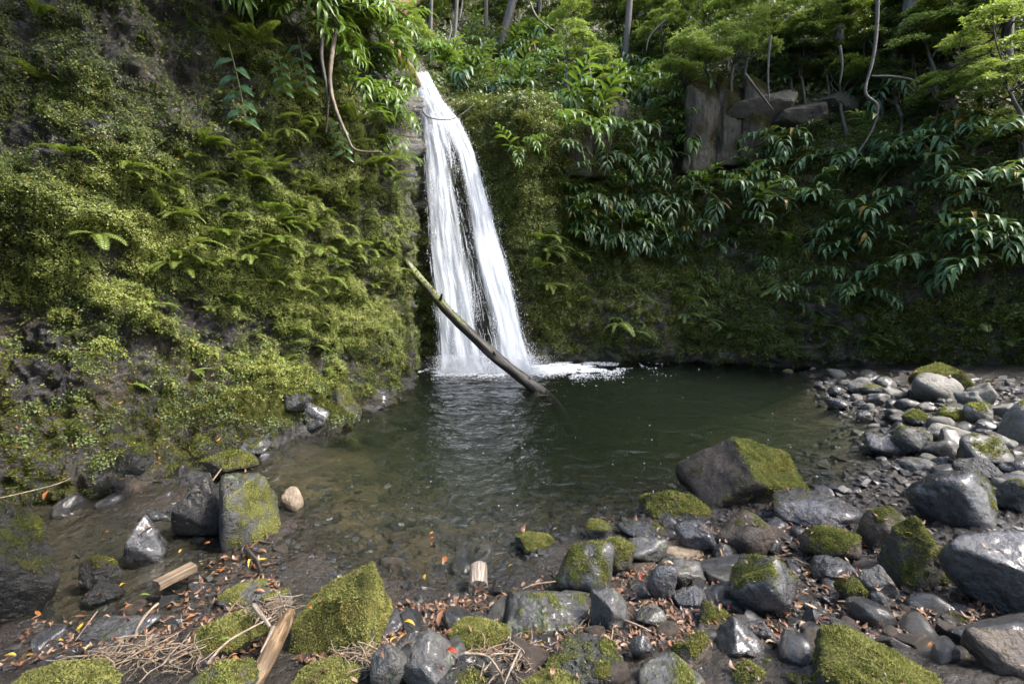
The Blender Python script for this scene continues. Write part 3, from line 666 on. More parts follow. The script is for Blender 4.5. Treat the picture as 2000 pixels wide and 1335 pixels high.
# ------------------------------------------------------------------ stones
_ico = {}
def ico(sub):
    if sub not in _ico:
        bm = bmesh.new(); bmesh.ops.create_icosphere(bm, subdivisions=sub, radius=1.0)
        V = np.array([v_.co[:] for v_ in bm.verts]); F = np.array([[v_.index for v_ in f.verts] for f in bm.faces]); bm.free()
        _ico[sub] = (V / np.linalg.norm(V, axis=1)[:, None], F)
    return _ico[sub]
def rock_shape(d, seed, p=12, planes=None, nz=0.05, n=11):
    r_ = np.random.default_rng(seed)
    k = np.arange(n) + 0.5; ph = np.arccos(1 - 2 * k / n); th = np.pi * (1 + 5 ** .5) * k + r_.random() * 6
    D = np.stack([np.cos(th) * np.sin(ph), np.sin(th) * np.sin(ph), np.cos(ph)], 1) + r_.normal(size=(n, 3)) * 0.28
    D /= np.linalg.norm(D, axis=1)[:, None]; H = 0.78 + 0.22 * r_.random(n)
    if planes is not None:
        Q = np.array(planes, float); Dn = Q[:, :3] / np.linalg.norm(Q[:, :3], axis=1)[:, None]
        D = np.concatenate([Dn, D]); H = np.concatenate([Q[:, 3], H + 0.4])
    p = p if p < 7.5 else p * 1.7
    x = np.maximum(d @ D.T / H, 0.02)
    r = (x ** p).sum(1) ** (-1.0 / p)
    V = d * r[:, None]
    V = V + d * (nz * fbm(V * 2.1 + seed * 3.1, 3) + nz * 0.45 * fbm(V * 7 + seed, 3))[:, None]
    return V
def vnormals(V, F):
    n = np.cross(V[F[:, 1]] - V[F[:, 0]], V[F[:, 2]] - V[F[:, 0]]); N = np.zeros_like(V)
    for k in range(3): np.add.at(N, F[:, k], n)
    return N / (np.linalg.norm(N, axis=1)[:, None] + 1e-9), n
def tufts(V, F, m, dens, size, mat, rs, name='moss', maxn=9000):
    """small spiky moss tufts on the faces whose moss value is high"""
    N, fn = vnormals(V, F); A = np.linalg.norm(fn, axis=1) / 2; fm = m[F].mean(1)
    W = A * sstep(0.36, 0.9, fm); tot = W.sum()
    n = int(min(maxn, tot * dens))
    if n < 30: return None
    k = rs.choice(len(F), n, p=W / tot); a = rs.random((n, 2)); a = np.where(a.sum(1, keepdims=True) > 1, 1 - a, a)
    P = V[F[k, 0]] + a[:, :1] * (V[F[k, 1]] - V[F[k, 0]]) + a[:, 1:] * (V[F[k, 2]] - V[F[k, 0]])
    Nn = N[F[k, 0]] + rs.normal(size=(n, 3)) * 0.45; Nn /= np.linalg.norm(Nn, axis=1)[:, None]
    s = size * (0.6 + 0.8 * rs.random(n)) * (0.7 + 0.6 * sstep(-0.2, 0.3, fbm(P * 9, 2)))
    X = np.cross(Nn, rs.normal(size=(n, 3))); X /= np.linalg.norm(X, axis=1)[:, None]; Y = np.cross(Nn, X)
    tri = []
    for q in range(2):
        th = q * 2.6 + rs.random(n); d = X * np.cos(th)[:, None] + Y * np.sin(th)[:, None]; e = np.cross(Nn, d)
        tip = P + (Nn * 0.75 + d * 0.75) * s[:, None]
        tri.append(np.stack([P - e * (s * 0.28)[:, None] - Nn * 0.002, P + e * (s * 0.28)[:, None] - Nn * 0.002, tip], 1))
    T = np.concatenate(tri).reshape(-1, 3)
    return mesh_np(name, T, np.arange(len(T)).reshape(-1, 3), mat, False)
ANCH = []
ROCKS = []          # (x, y, radius) for keeping loose litter off the stones
ROCKV = []
def boulder(bb, mat, moss, seed, label, p=10, planes=None, dy=0.85, rot=0.0, nz=0.05, gz=None, sink=0.18, tuft='tuft_y', cat=None, group=None, mossn=0.0, hmax=1.3, mdir=(0, 0, 1)):
    u0, v0, u1, v1 = bb; wpx = u1 - u0
    sub = 5 if wpx > 150 else 4 if wpx > 45 else 3
    def build(sb):
        d, F = ico(sb); V = rock_shape(d, seed, p, planes, nz)
        if rot:
            c, s = math.cos(rot), math.sin(rot); V = V @ np.array([[c, s, 0], [-s, c, 0], [0, 0, 1]])
        lo, hi = V.min(0), V.max(0); V = (V - (lo + hi) / 2) / ((hi - lo) / 2); return V, F
    Vl, _ = build(3)
    g0 = 0.05 if gz is None else gz
    P0 = PZ((u0 + u1) / 2, v1 - 0.2 * (v1 - v0), g0); c = P0.copy(); sx = wpx / FPX * P0[1] / 2; sz = sx * 0.7; c[1] += sx * dy * 0.6
    for it in range(14):
        g = ground_z(c[0], c[1])[0] if gz is None else gz
        c[2] = g + sz * (1 - 2 * sink)
        Q = c + Vl * np.array([sx, sx * dy, sz]); Q = Q[Q[:, 2] > g - 0.01]
        uu, vv = PROJ(Q)
        sx *= np.clip(wpx / (uu.max() - uu.min()), 0.7, 1.4)
        c[0] += ((u0 + u1) / 2 - (uu.max() + uu.min()) / 2) * c[1] / FPX
        dv = v1 - vv.max(); c[1] -= np.clip(dv * c[1] ** 2 / (FPX * (CAM[2] - g)), -0.5, 0.5) * 0.8
        sz = np.clip(sz * np.clip((v1 - v0) / (vv.max() - vv.min()), 0.75, 1.3), 0.22 * sx, hmax * sx)
    V, F = build(sub); S = np.array([sx, sx * dy, sz]); V = V * S
    # surface roughness in real units, so small and large stones share one grain
    Nn, _ = vnormals(V, F); V = V + Nn * (0.016 * fbm((V + c) * 8, 4) + 0.010 * (fbm((V + c) * 14 + 5, 3, ridged=True) - .3) + 0.004 * fbm((V + c) * 45, 2))[:, None] * min(1.0, sx / 0.12)
    Nn, _ = vnormals(V, F)
    md = np.array(mdir, float); md /= np.linalg.norm(md)
    m = np.clip(moss * 1.12 - 0.42 + 0.55 * (Nn @ md) + 0.55 * fbm((V + seed) * 1.9 / max(0.2, sx), 4) + 0.35 * fbm((V + seed) * 16, 3) + mossn, 0, 1) if moss else np.zeros(len(V))
    if moss >= 0.95: m = np.maximum(m, 0.75 * sstep(-0.5, -0.1, V[:, 2] / sz + 0.25 * fbm(V * 9, 2)))
    nm = 'boulder' if wpx > 85 else 'stone'
    o = obj(nm, mesh_np(nm, V, F, M[mat], True, {'moss': m}), None, c, label=label, category=cat or ('boulder' if wpx > 85 else 'stone'), group=group)
    if moss and wpx > 48 and c[1] < 6.5:
        rs = np.random.default_rng(seed + 99)
        tm = tufts(V, F, m, 34000 if c[1] < 3.2 else 11000, 0.0075 if c[1] < 3.2 else 0.015, M[tuft], rs, maxn=16000)
        if tm: t_ = obj('moss', tm, o); t_['kind'] = 'stuff'
    if wpx > 60: ANCH.append((c[0], c[1], label))
    ROCKS.append((c[0], c[1], sx * 0.8)); ROCKV.append((V + c, F, Nn, m))
    return o
TRI = [(-.50, -.05, .86, .40), (.99, -.1, .10, .36), (-.2, -.80, .56, .42), (0, -1, .05, .62), (0, .85, .5, .5), (-1, 0, .05, .95), (0, 0, -1, .6), (.5, -.5, .7, .66)]
BIG = [(-.70, -.22, .68, .42), (.36, -.42, .83, .36), (.05, -.94, -.30, .50), (.95, -.2, .1, .88), (-.9, 0, -.3, .9), (0, .9, .5, .6), (0, 0, -1, .5)]
SLAB = [(-.12, -.30, .95, .55), (-.62, -.74, -.25, .55), (.9, -.3, .1, .9), (0, 1, .2, .8), (.3, -.9, -.1, .8)]
PYR = [(-.5, -.55, .62, .5), (.62, -.35, .70, .52), (-.95, .0, .2, .8), (.2, -.95, .0, .75), (0, .9, .5, .6)]
ANG = [(.75, -.45, .48, .5), (-.7, -.6, .1, .55), (0, -.2, 1, .62), (.3, -.9, -.1, .7), (0, 1, .2, .8)]
LEAN = [(.45, -.65, .62, .42), (-.8, .1, .4, .5), (.7, .2, .5, .7), (0, -.9, -.3, .8), (0, 1, 0, .7)]
WED = [(-.35, -.3, .88, .42), (.7, -.2, .6, .65), (-.3, -.95, 0, .7), (0, 1, .3, .7)]
B = boulder
# left foreground
B((568, 1095, 765, 1292), 'rock_moss', 1.0, 11, 'tall pyramid shaped boulder wholly covered in bright green moss', 14, TRI, hmax=1.8, sink=.1)
B((355, 1190, 528, 1288), 'rock_moss', .8, 12, 'low mossy boulder under pale sticks and a green leaf', 9, dy=.8)
B((418, 1130, 528, 1200), 'rock_grey', .42, 13, 'grey lichened stone just behind the low mossy boulder', 10, dy=.9)
B((508, 1150, 570, 1202), 'rock_grey', .6, 14, 'small grey green stone wedged against the tall mossy boulder', 9)
B((-30, 1285, 235, 1420), 'rock_moss', .85, 15, 'smooth pale green mossy boulder in the bottom left corner', 7, dy=.7)
B((150, 1215, 315, 1275), 'rock_silver', .1, 16, 'flat dark grey slab lying behind the pile of twigs', 12, WED)
B((428, 922, 548, 1060), 'rock_grey', .40, 17, 'angular grey boulder with yellow moss on its right face', 16, ANG, mdir=(.8, -.3, .5), tuft='tuft_y', hmax=1.6)
B((335, 925, 448, 1052), 'rock_black', .12, 18, 'black angular rock for the wet shadow on the grey mossy boulder', 15, LEAN, hmax=1.6)  # black body stands in for wet shadow on the boulder's left side
B((240, 1003, 328, 1108), 'rock_silver', .05, 19, 'leaning dark wet slab with glistening face in the stream mud', 16, LEAN, hmax=1.7, rot=.2)
B((155, 1083, 238, 1168), 'rock_black', .55, 20, 'dark block with thin green moss on top beside the leaning slab', 13, hmax=1.5, tuft='tuft_d')
B((160, 1135, 245, 1182), 'rock_black', 0, 21, 'low black wet rock under the dark mossy block', 15)
B((-150, 962, 108, 1245), 'rock_black', .62, 22, 'huge dark mossy rock cut off by the left edge', 11, hmax=1.5, tuft='tuft_d', dy=.9)
B((362, 1283, 508, 1400), 'rock_lichen', .5, 23, 'dark flat rock with a mossy corner at the bottom edge', 12)
B((558, 1283, 705, 1400), 'rock_moss', .65, 24, 'mossy rock below the tall pyramid boulder', 9)
B((720, 1252, 800, 1345), 'rock_grey', .2, 241, 'brownish grey stone beside the cracked dark rock', 9)
B((752, 1232, 884, 1350), 'rock_lichen', .08, 25, 'dark cracked angular rock with dead leaves on its flat top', 18, WED, hmax=1.5)
B((878, 1202, 1000, 1288), 'rock_moss', .85, 26, 'round dome of green and rusty moss', 6)
B((985, 1153, 1152, 1258), 'rock_lichen', .22, 27, 'dark grey boulder spotted with pale lichen', 13, PYR)
B((1080, 1058, 1200, 1168), 'rock_lichen', .5, 28, 'rounded grey green boulder at the water edge with mossy patches', 8, hmax=1.6)
B((1150, 1147, 1228, 1238), 'rock_lichen', 0, 29, 'plain dark grey angular stone with a clean flat face', 18, ANG, hmax=1.6)
B((958, 1121, 1045, 1182), 'rock_black', 0, 30, 'black sharp edged slab beside the cut wood', 18, WED)
B((1063, 1237, 1218, 1345), 'rock_lava', .32, 31, 'black porous lava boulder with pale lichen', 8, nz=.09)
B((848, 1300, 955, 1380), 'rock_lava', .35, 32, 'dark lichened rock cut off by the bottom edge', 8)
B((1018, 1303, 1135, 1390), 'rock_moss', .95, 33, 'bright yellow green mossy rock at the bottom edge', 9)
B((1245, 1288, 1395, 1390), 'rock_lichen', .3, 34, 'blue grey lichened rock at the bottom edge', 9)
B((1008, 1036, 1090, 1083), 'rock_moss', .75, 35, 'small dark stone with mossy cap standing in the shallows', 8, gz=-.03)
B((1143, 1012, 1198, 1064), 'rock_grey', .5, 36, 'small grey block with a bright mossy cap', 16, hmax=1.7, gz=-.02)
B((1248, 958, 1392, 1030), 'rock_dark', .6, 37, 'long dark boulder with a mossy ridge in the shallows', 10, PYR, gz=-.04)
B((1316, 853, 1584, 995), 'rock_brown', .50, 38, 'largest boulder, angular with brown flank and thick moss on its sloping top', 22, BIG, gz=-.05, sink=.12, mdir=(.7, -.2, .65), nz=.06, mossn=.16)
B((1203, 1015, 1304, 1064), 'rock_dark', .45, 39, 'flat dark stone with moss on its right end', 13, WED, mdir=(.8, 0, .6))
B((1174, 1050, 1245, 1118), 'rock_moss', .7, 40, 'lumpy mossy stone behind the smooth grey cobble', 8)
B((1205, 1084, 1278, 1124), 'rock_brown', 0, 401, 'smooth brownish grey cobble with no moss', 5)
B((1213, 1047, 1305, 1102), 'rock_lichen', .05, 41, 'rough dark grey stone beside the tan stone', 10)
B((1288, 1058, 1375, 1098), 'rock_tan', 0, 42, 'pale tan stone among the dark stones', 9)
B((1318, 1013, 1403, 1078), 'rock_silver', 0, 43, 'flat glistening black stone in front of the largest boulder', 12, WED)
B((1393, 998, 1512, 1094), 'rock_brown', .28, 44, 'rounded brown boulder with a small moss patch', 7, hmax=1.5)
B((1508, 955, 1688, 1043), 'rock_silver', .25, 45, 'broad silvery wet boulder touching the largest mossy boulder', 7, mdir=(-.6, 0, .5))
B((1288, 1088, 1378, 1148), 'rock_grey', .32, 46, 'purple grey pitted stone with a mossy left shoulder', 9, mdir=(-.7, 0, .6))
B((1263, 1102, 1324, 1182), 'rock_silver', 0, 47, 'smooth grey egg shaped cobble standing upright', 5, hmax=1.8)
B((1308, 1143, 1393, 1203), 'rock_silver', .05, 48, 'dark wedge shaped slab with a wet flat top', 18, WED)
B((1366, 1172, 1431, 1238), 'rock_brown', .55, 49, 'small brown stone with green moss in front of the wedge slab', 8)
B((1423, 1078, 1563, 1210), 'rock_silver', .55, 50, 'large wet boulder streaked with moss and silver highlights', 10, hmax=1.6)
B((1308, 1228, 1388, 1308), 'rock_brown', .55, 51, 'mossy brown stone above the lichened rock', 7, hmax=1.5)
B((1393, 1198, 1494, 1290), 'rock_silver', 0, 52, 'slanting wet slab with silver streaks', 15, LEAN)
B((1428, 1288, 1494, 1350), 'rock_brown', .65, 53, 'round mossy brown stone at the bottom edge', 6)
B((1558, 1026, 1683, 1098), 'rock_brown', .58, 54, 'mossy boulder with a bare brown front below the silvery boulder', 8)
B((1673, 988, 1792, 1085), 'rock_brown', .42, 55, 'brown fronted boulder with mossy cap between two large boulders', 9, hmax=1.5)
B((1768, 918, 1948, 1045), 'rock_dark', .38, 56, 'large round black wet boulder with moss on its right side', 6, mdir=(.8, -.1, .5), hmax=1.5)
B((1713, 1008, 1865, 1160), 'rock_moss', .68, 57, 'steep mossy boulder in front of the large black boulder', 13, PYR, hmax=1.7)
B((1835, 1033, 2090, 1222), 'rock_silver', .06, 58, 'big sharp edged slab with grey wet top and brown side', 24, SLAB, hmax=1.4, nz=.03)
B((1583, 1083, 1685, 1138), 'rock_silver', .05, 59, 'flat wet dark cobble above the small green dome', 7)
B((1628, 1128, 1698, 1188), 'rock_moss', .88, 60, 'small green dome of moss', 7)
B((1668, 1102, 1763, 1184), 'rock_grey', .3, 61, 'grey angular stone with a mossy right edge', 15, WED, mdir=(.9, 0, .3))
B((1688, 1150, 1748, 1194), 'rock_dark', 0, 62, 'small dark stone tucked under the grey angular stone', 10)
B((1588, 1222, 1868, 1420), 'rock_moss', .78, 63, 'big mossy boulder at the bottom right with a bare brown front', 10, mossn=-.05)
B((1884, 1228, 2060, 1345), 'rock_brown', .12, 64, 'muddy dark boulder in the bottom right corner', 9)
B((1838, 1193, 1924, 1240), 'rock_brown', .4, 65, 'half buried muddy stone below the sharp edged slab', 8)
B((1568, 1172, 1614, 1224), 'rock_silver', 0, 66, 'small upright wet slate', 18, LEAN)
B((1538, 1315, 1625, 1370), 'rock_moss', .9, 67, 'low mossy hump at the bottom edge', 8)
B((1488, 1050, 1530, 1085), 'rock_silver', 0, 68, 'small wet grey stone beside the rounded brown boulder', 9)
B((1240, 1180, 1300, 1225), 'rock_grey', .1, 681, 'small grey stone in the leaf litter beside the plain dark stone', 12)
B((1700, 1085, 1735, 1115), 'rock_dark', .1, 682, 'dark pebble at the foot of the steep mossy boulder', 8)
B((1390, 1060, 1440, 1100), 'rock_dark', .3, 683, 'dark wet stone under the rounded brown boulder', 9)
B((1455, 1210, 1520, 1260), 'rock_silver', 0, 684, 'low wet stone below the large streaked boulder', 12, WED)
B((1225, 1240, 1275, 1290), 'rock_dark', .15, 685, 'dark stone between lava boulder and mossy brown stone', 10)
# right bar
B((1772, 708, 1898, 775), 'rock_moss', .85, 70, 'yellow green mossy rock behind the big pale boulder', 11, WED)
B((1778, 727, 1884, 785), 'rock_pale', .22, 71, 'big pale grey boulder with small hollows on the bar', 6)
B((1876, 747, 1942, 794), 'rock_pale', .1, 72, 'pale angular boulder beside the big pale boulder', 13, hmax=1.5)
B((1862, 764, 1922, 800), 'rock_pale', .2, 73, 'pale rounded stone in front of the pale angular boulder', 9)
B((1945, 778, 2080, 866), 'rock_pale', .35, 74, 'large pale boulder cut off by the right edge', 9)
B((1688, 844, 1778, 897), 'rock_dark', .12, 75, 'black shiny boulder at the right shore of the pool', 7, gz=-.01)
B((1738, 832, 1822, 885), 'rock_grey', .45, 76, 'grey boulder with mossy flank behind the black shiny boulder', 8)
B((1793, 854, 1892, 900), 'rock_grey', .25, 77, 'grey brown boulder with a dimpled top', 9)
B((1868, 848, 1982, 918), 'rock_grey', .45, 78, 'grey and olive boulder with a hollowed top', 8)
B((1860, 892, 1965, 950), 'rock_lava', .1, 79, 'long dark pitted boulder behind the large black boulder', 6)
B((1722, 904, 1793, 940), 'rock_dark', .35, 80, 'flat dark stone with mossy right end in the shallows', 6, gz=0.0)
B((1756, 892, 1842, 928), 'rock_grey', .15, 81, 'smooth grey brown stone behind the flat dark stone', 5)
B((1808, 826, 1902, 864), 'rock_pale', .2, 82, 'elongated grey stone with a pale back', 5)
B((1823, 793, 1892, 829), 'rock_pale', .6, 83, 'stone with bright yellow moss on its front', 6, mdir=(-.5, -.6, .3))
B((1876, 786, 1938, 825), 'rock_pale', .5, 84, 'olive mossy cobble beside the yellow mossed stone', 5)
B((1762, 800, 1818, 834), 'rock_grey', .6, 85, 'round cobble with mossy rim near the water', 5)
B((1948, 898, 2020, 934), 'rock_dark', .05, 86, 'dark cobble cut off by the right edge', 6)
B((1936, 936, 2030, 1004), 'rock_dark', .5, 87, 'dark stone with olive moss at the right edge', 7)
B((1930, 846, 1988, 878), 'rock_pale', .35, 88, 'small squarish pale stone with olive top', 10)
B((1815, 890, 1864, 916), 'rock_dark', 0, 89, 'small black wet cobble between grey brown stones', 6)
B((1745, 778, 1800, 806), 'rock_grey', .15, 90, 'smooth grey cobble with a pale rounded back', 5)
B((1790, 785, 1835, 808), 'rock_grey', .3, 91, 'oval olive grey cobble in front of the big pale boulder', 5)
B((1655, 736, 1702, 768), 'rock_pale', .3, 92, 'pale olive cobble at the head of the bar', 6)
B((1680, 750, 1726, 774), 'rock_grey', .5, 93, 'cobble with yellow green right end at the head of the bar', 6)
B((1722, 756, 1772, 782), 'rock_pale', .15, 94, 'rounded pale cobble left of the big pale boulder', 6)
B((1615, 754, 1654, 775), 'rock_dark', .1, 95, 'dark wet cobble standing alone at the water edge', 6, gz=0.0)
B((1708, 735, 1752, 760), 'rock_grey', .1, 96, 'grey flat backed stone along the cliff foot', 6)
B((1612, 777, 1662, 800), 'rock_silver', 0, 97, 'flat shining wet stone breaking the water', 7, gz=-.01)
B((1672, 800, 1708, 822), 'rock_silver', 0, 98, 'small shining wet stone further along the shore', 7, gz=-.01)
B((1690, 768, 1740, 795), 'rock_grey', 0, 99, 'wet grey slab among the first cobbles', 10)
B((1735, 808, 1775, 830), 'rock_grey', .1, 100, 'wet dark cobble beside the mossy rimmed cobble', 6)
B((1528, 720, 1550, 732), 'rock_moss', .6, 101, 'tiny moss topped stone out in the shallow water', 7, gz=-.01)
# foot of the near cliff
B((668, 722, 745, 796), 'rock_black', .25, 110, 'dark rounded rock at the cliff foot with moss above it', 10, gz=-.1, hmax=1.5)
B((742, 698, 803, 775), 'rock_black', .45, 111, 'black hollowed rock at the corner of the near cliff', 12, gz=-.2, hmax=1.8)
B((588, 780, 642, 836), 'rock_silver', .05, 112, 'purple grey block at the cliff foot', 15, gz=.1, hmax=1.6)
B((632, 756, 706, 842), 'rock_moss', .6, 113, 'tall rounded mossy rock standing at the water beside the purple block', 8, gz=-.08, hmax=1.8, tuft='tuft_g')
B((552, 760, 610, 800), 'rock_dark', .5, 114, 'dark mossy rock on the ledge above the purple block', 10, gz=.35, tuft='tuft_g')
B((228, 862, 306, 926), 'rock_black', .5, 115, 'dark mossy rock sticking out of the cliff foot', 12, gz=.25, tuft='tuft_d', hmax=1.5)
B((390, 880, 505, 925), 'rock_moss', .55, 116, 'flat mossy ledge stone above the grey mossy boulder', 9, gz=.06, tuft='tuft_g')
B((548, 950, 593, 1000), 'rock_tan', 0, 117, 'smooth pinkish tan block in the shallows', 13, gz=-.02, hmax=1.6)
B((460, 855, 530, 890), 'rock_dark', .35, 118, 'low dark rock at the foot of the near cliff', 10, gz=.1, tuft='tuft_d')
B((700, 760, 760, 800), 'rock_dark', .2, 119, 'wet dark stone at the water under the rounded rock', 10, gz=-.05)

# loose cobbles nobody would tell apart
def poly_in(u, v, poly):
    r = np.zeros(len(u), bool); n = len(poly)
    for i in range(n):
        (x0, y0), (x1, y1) = poly[i], poly[i - 1]
        c = ((y0 > v) != (y1 > v)) & (u < (x1 - x0) * (v - y0) / (y1 - y0 + 1e-9) + x0); r ^= c
    return r
cob = []
for k in range(8):
    d, F = ico(4 if k >= 3 else 3); V = rock_shape(d, 500 + k, 5 if k < 3 else 14 + 3 * (k % 4), None, 0.06, 11 if k < 3 else 8) * np.array([1, .8, .55 + .06 * (k % 3)]); V = V + d * (0.035 * fbm(V * 5 + k, 3, ridged=True) + .02 * fbm(V * 13, 2))[:, None]
    Nn, _ = vnormals(V, F); m = np.clip(0.55 * Nn[:, 2] - 0.15 + 0.5 * fbm(V * 2 + k, 3), 0, 1) * (0.7 if k % 3 == 0 else 0.25)
    cob.append([mesh_np('stone', V, F, M[mt], True, {'moss': m}) for mt in ('rock_grey', 'rock_dark', 'rock_brown', 'rock_pale', 'rock_silver')])
def cobbles(n, poly, size, mats, label, group, zlim=(-.04, 9), gap=0.75, kinds=range(8)):
    us = np.array([p_[0] for p_ in poly]); vs_ = np.array([p_[1] for p_ in poly]); done = 0; tries = 0
    while done < n and tries < n * 30:
        tries += 1
        u = rng.uniform(us.min(), us.max()); v = rng.uniform(vs_.min(), vs_.max())
        if not poly_in(np.array([u]), np.array([v]), poly)[0]: continue
        P = PZ(u, v, 0.08); g = ground_z(P[0], P[1])[0]; P = PZ(u, v, g); g = ground_z(P[0], P[1])[0]
        if not zlim[0] < g < zlim[1]: continue
        r = size * (0.5 + rng.random() ** 1.5)
        if any((P[0] - a) ** 2 + (P[1] - b) ** 2 < (c_ * 0.8 + r * gap) ** 2 for a, b, c_ in ROCKS): continue
        an = min((a for a in ANCH if len(a[2].split()) <= 16 - 3 - len(label.split())), key=lambda a: (a[0] - P[0]) ** 2 + (a[1] - P[1]) ** 2)[2]
        lb = label + ' near the ' + an
        o = obj('stone', cob[kinds[rng.integers(len(kinds))]][mats[rng.integers(len(mats))]], None, (P[0], P[1], g + r * (0.2 if 'rubble' not in label else .02)), label=lb, category='stone', group=group + ' near the ' + an)
        o.scale = (r, r * rng.uniform(.8, 1.1), r * rng.uniform(.8, 1.1)); o.rotation_euler = (rng.normal() * .15, rng.normal() * .15, rng.random() * 6.3)
        ROCKS.append((P[0], P[1], r * 0.8)); done += 1
cobbles(62, [(1545, 722), (1780, 735), (2000, 775), (2000, 1000), (1780, 925), (1700, 940), (1730, 880), (1640, 800)], 0.115, [0, 0, 3, 3, 4, 1], 'rounded grey cobble', 'loose cobbles of the right bar', gap=.8, kinds=[0, 1, 2, 0, 1, 2, 3])
cobbles(14, [(1500, 960), (1560, 925), (1720, 900), (1780, 960), (1700, 990)], 0.06, [4, 1], 'wet stone in shallows', 'wet stones in the shallows', zlim=(-.08, .05))
cobbles(40, [(1080, 1070), (1320, 1000), (1560, 1010), (1760, 1080), (1960, 1220), (1990, 1335), (700, 1335), (780, 1180), (1000, 1150)], 0.05, [0, 1, 2, 4, 1], 'small half sunk stone', 'small stones of the near bank', kinds=[0, 1, 2, 3, 5, 6])
cobbles(48, [(1080, 1090), (1320, 1010), (1560, 1020), (1760, 1090), (1960, 1220), (1990, 1335), (700, 1335), (780, 1190), (1000, 1160)], 0.085, [0, 1, 2, 4, 1], 'fist sized dark stone', 'packed stones of the near bank', gap=.55, kinds=[0, 1, 2, 3])
cobbles(14, [(100, 1120), (300, 1000), (560, 1010), (540, 1120), (420, 1180), (200, 1280), (60, 1270)], 0.045, [1, 1, 4, 2], 'little stone in mud', 'small stones of the left mud')
cobbles(18, [(800, 1140), (640, 1050), (700, 960), (1000, 950), (1230, 960), (1240, 1020), (1060, 1090), (960, 1160)], 0.075, [2, 2, 1, 0], 'brown stone under water', 'stones under the shallow water', zlim=(-.45, -.06), kinds=[0, 1, 2])

cobbles(22, [(60, 960), (230, 900), (420, 860), (560, 800), (700, 770), (760, 790), (640, 850), (520, 920), (330, 990), (120, 1010)], 0.10, [1, 1, 4, 2], 'dark rubble stone', 'rubble at the near cliff foot', kinds=[0, 1, 2, 5], zlim=(-.3, 1))
# gravel between the stones
grav = proto_collection('pebble', [c_[(0, 1, 2, 1, 4, 2, 1, 0)[k]] for k, c_ in enumerate(cob)])
def ground_scatter(n, poly, zlo, zhi, keep_off=True):
    us = [p_[0] for p_ in poly]; vs_ = [p_[1] for p_ in poly]; u = rng.uniform(min(us), max(us), n); v = rng.uniform(min(vs_), max(vs_), n)
    k = poly_in(u, v, poly); u, v = u[k], v[k]
    P = np.array([PZ(a, b, 0.08) for a, b in zip(u, v)]); P[:, 2] = ground_z(P[:, 0], P[:, 1], True)
    k = (P[:, 2] > zlo) & (P[:, 2] < zhi); return P[k]
P = np.concatenate([ground_scatter(4200, [(560, 1335), (740, 1150), (1000, 1130), (1300, 990), (1800, 940), (2000, 1000), (2000, 1335)], -.06, 2),
                    ground_scatter(1500, [(1540, 722), (1800, 740), (2000, 780), (2000, 960), (1650, 960), (1720, 880)], -.1, 2),
                    ground_scatter(900, [(0, 1335), (60, 1100), (300, 960), (560, 1000), (560, 1180), (400, 1335)], -.05, 2),
                    ground_scatter(2600, [(540, 1100), (600, 900), (760, 800), (1200, 850), (1700, 800), (1700, 940), (1250, 1010), (960, 1160), (700, 1160)], -1.0, 0)])
n = len(P); rot = np.stack([rng.normal(size=n) * .2, rng.normal(size=n) * .2, rng.random(n) * 6.3], 1)
sz_ = (0.010 + 0.022 * rng.random(n) ** 2) * np.clip(P[:, 1] / 2.6, 0.8, 2.6)
scatter('gravel', P, rot, sz_, rng.integers(0, 8, n), grav, label='small gravel filling the gaps between the stones')

# ------------------------------------------------------------------ fallen log and driftwood
ent = PZ(1048, 760, 0.0)
lv = PX(1000, 722, 7.55); lp = smooth_path([PX(772, 486, 8.25), PX(800, 520, 8.15), PX(850, 580, 7.97), PX(905, 638, 7.79), PX(962, 692, 7.60), lv, ent, ent + (ent - lv) * .9 + np.array([0, .1, -.08]), ent + (ent - lv) * 2.0 + np.array([0, .1, -.45])], 90)
lr = np.interp(np.linspace(0, 1, 90), [0, .04, .12, .35, .5, .62, .75, .87, 1], [.045, .06, .068, .08, .09, .09, .10, .10, .085])
V, T, Q = tube(lp, lr, 26, 0.42, 3, nf=4.5)
V[:, 2] += 0 * V[:, 2]
Ng = mesh_np('tmp', V, [T, Q]); nn = np.zeros(len(V) * 3, np.float32); Ng.vertices.foreach_get('normal', nn); nn = nn.reshape(-1, 3); bpy.data.meshes.remove(Ng)
lm = np.clip(0.05 + 0.45 * nn[:, 2] + 0.5 * fbm(V * 4, 3) + 0.45 * sstep(-0.6, -1.8, V[:, 0]) - 0.5 * sstep(0.9, 0.2, V[:, 2]), 0, 1)
org = np.array(ent)
ld = lp[-3] - lp[5]; ld /= np.linalg.norm(ld); M3 = frame(ld)
log = obj('fallen_log', mesh_np('fallen_log', (V - org) @ M3, [T, Q], M['log'], True, {'moss': lm}), None, org,
          label='long dark wet log leaning from the cliff corner down into the pool', category='log')
log.rotation_euler = Matrix(M3.tolist()).to_euler()
FQ = np.concatenate([Q[:, [0, 1, 2]], Q[:, [0, 2, 3]]])
for a_, d_, L_, r_ in [(24, (.3, -.7, .5), .22, .03), (47, (-.4, -.5, .7), .16, .028), (62, (.5, -.6, .3), .12, .025)]:
    Vs_, Ts_, Qs_ = tube(smooth_path([lp[a_], lp[a_] + np.array(d_) * L_ * .6, lp[a_] + np.array(d_) * L_ + np.array([0, 0, .03])], 8), np.linspace(r_, r_ * .6, 8), 8, .3, 2); obj('branch_stub', mesh_np('branch_stub', (Vs_ - org) @ M3, [Ts_, Qs_], M['log'], True), log)
tm = tufts((V - org) @ M3, FQ, lm, 3500, 0.02, M['tuft_g'], np.random.default_rng(5))
if tm: t_ = obj('moss', tm, log); t_['kind'] = 'stuff'

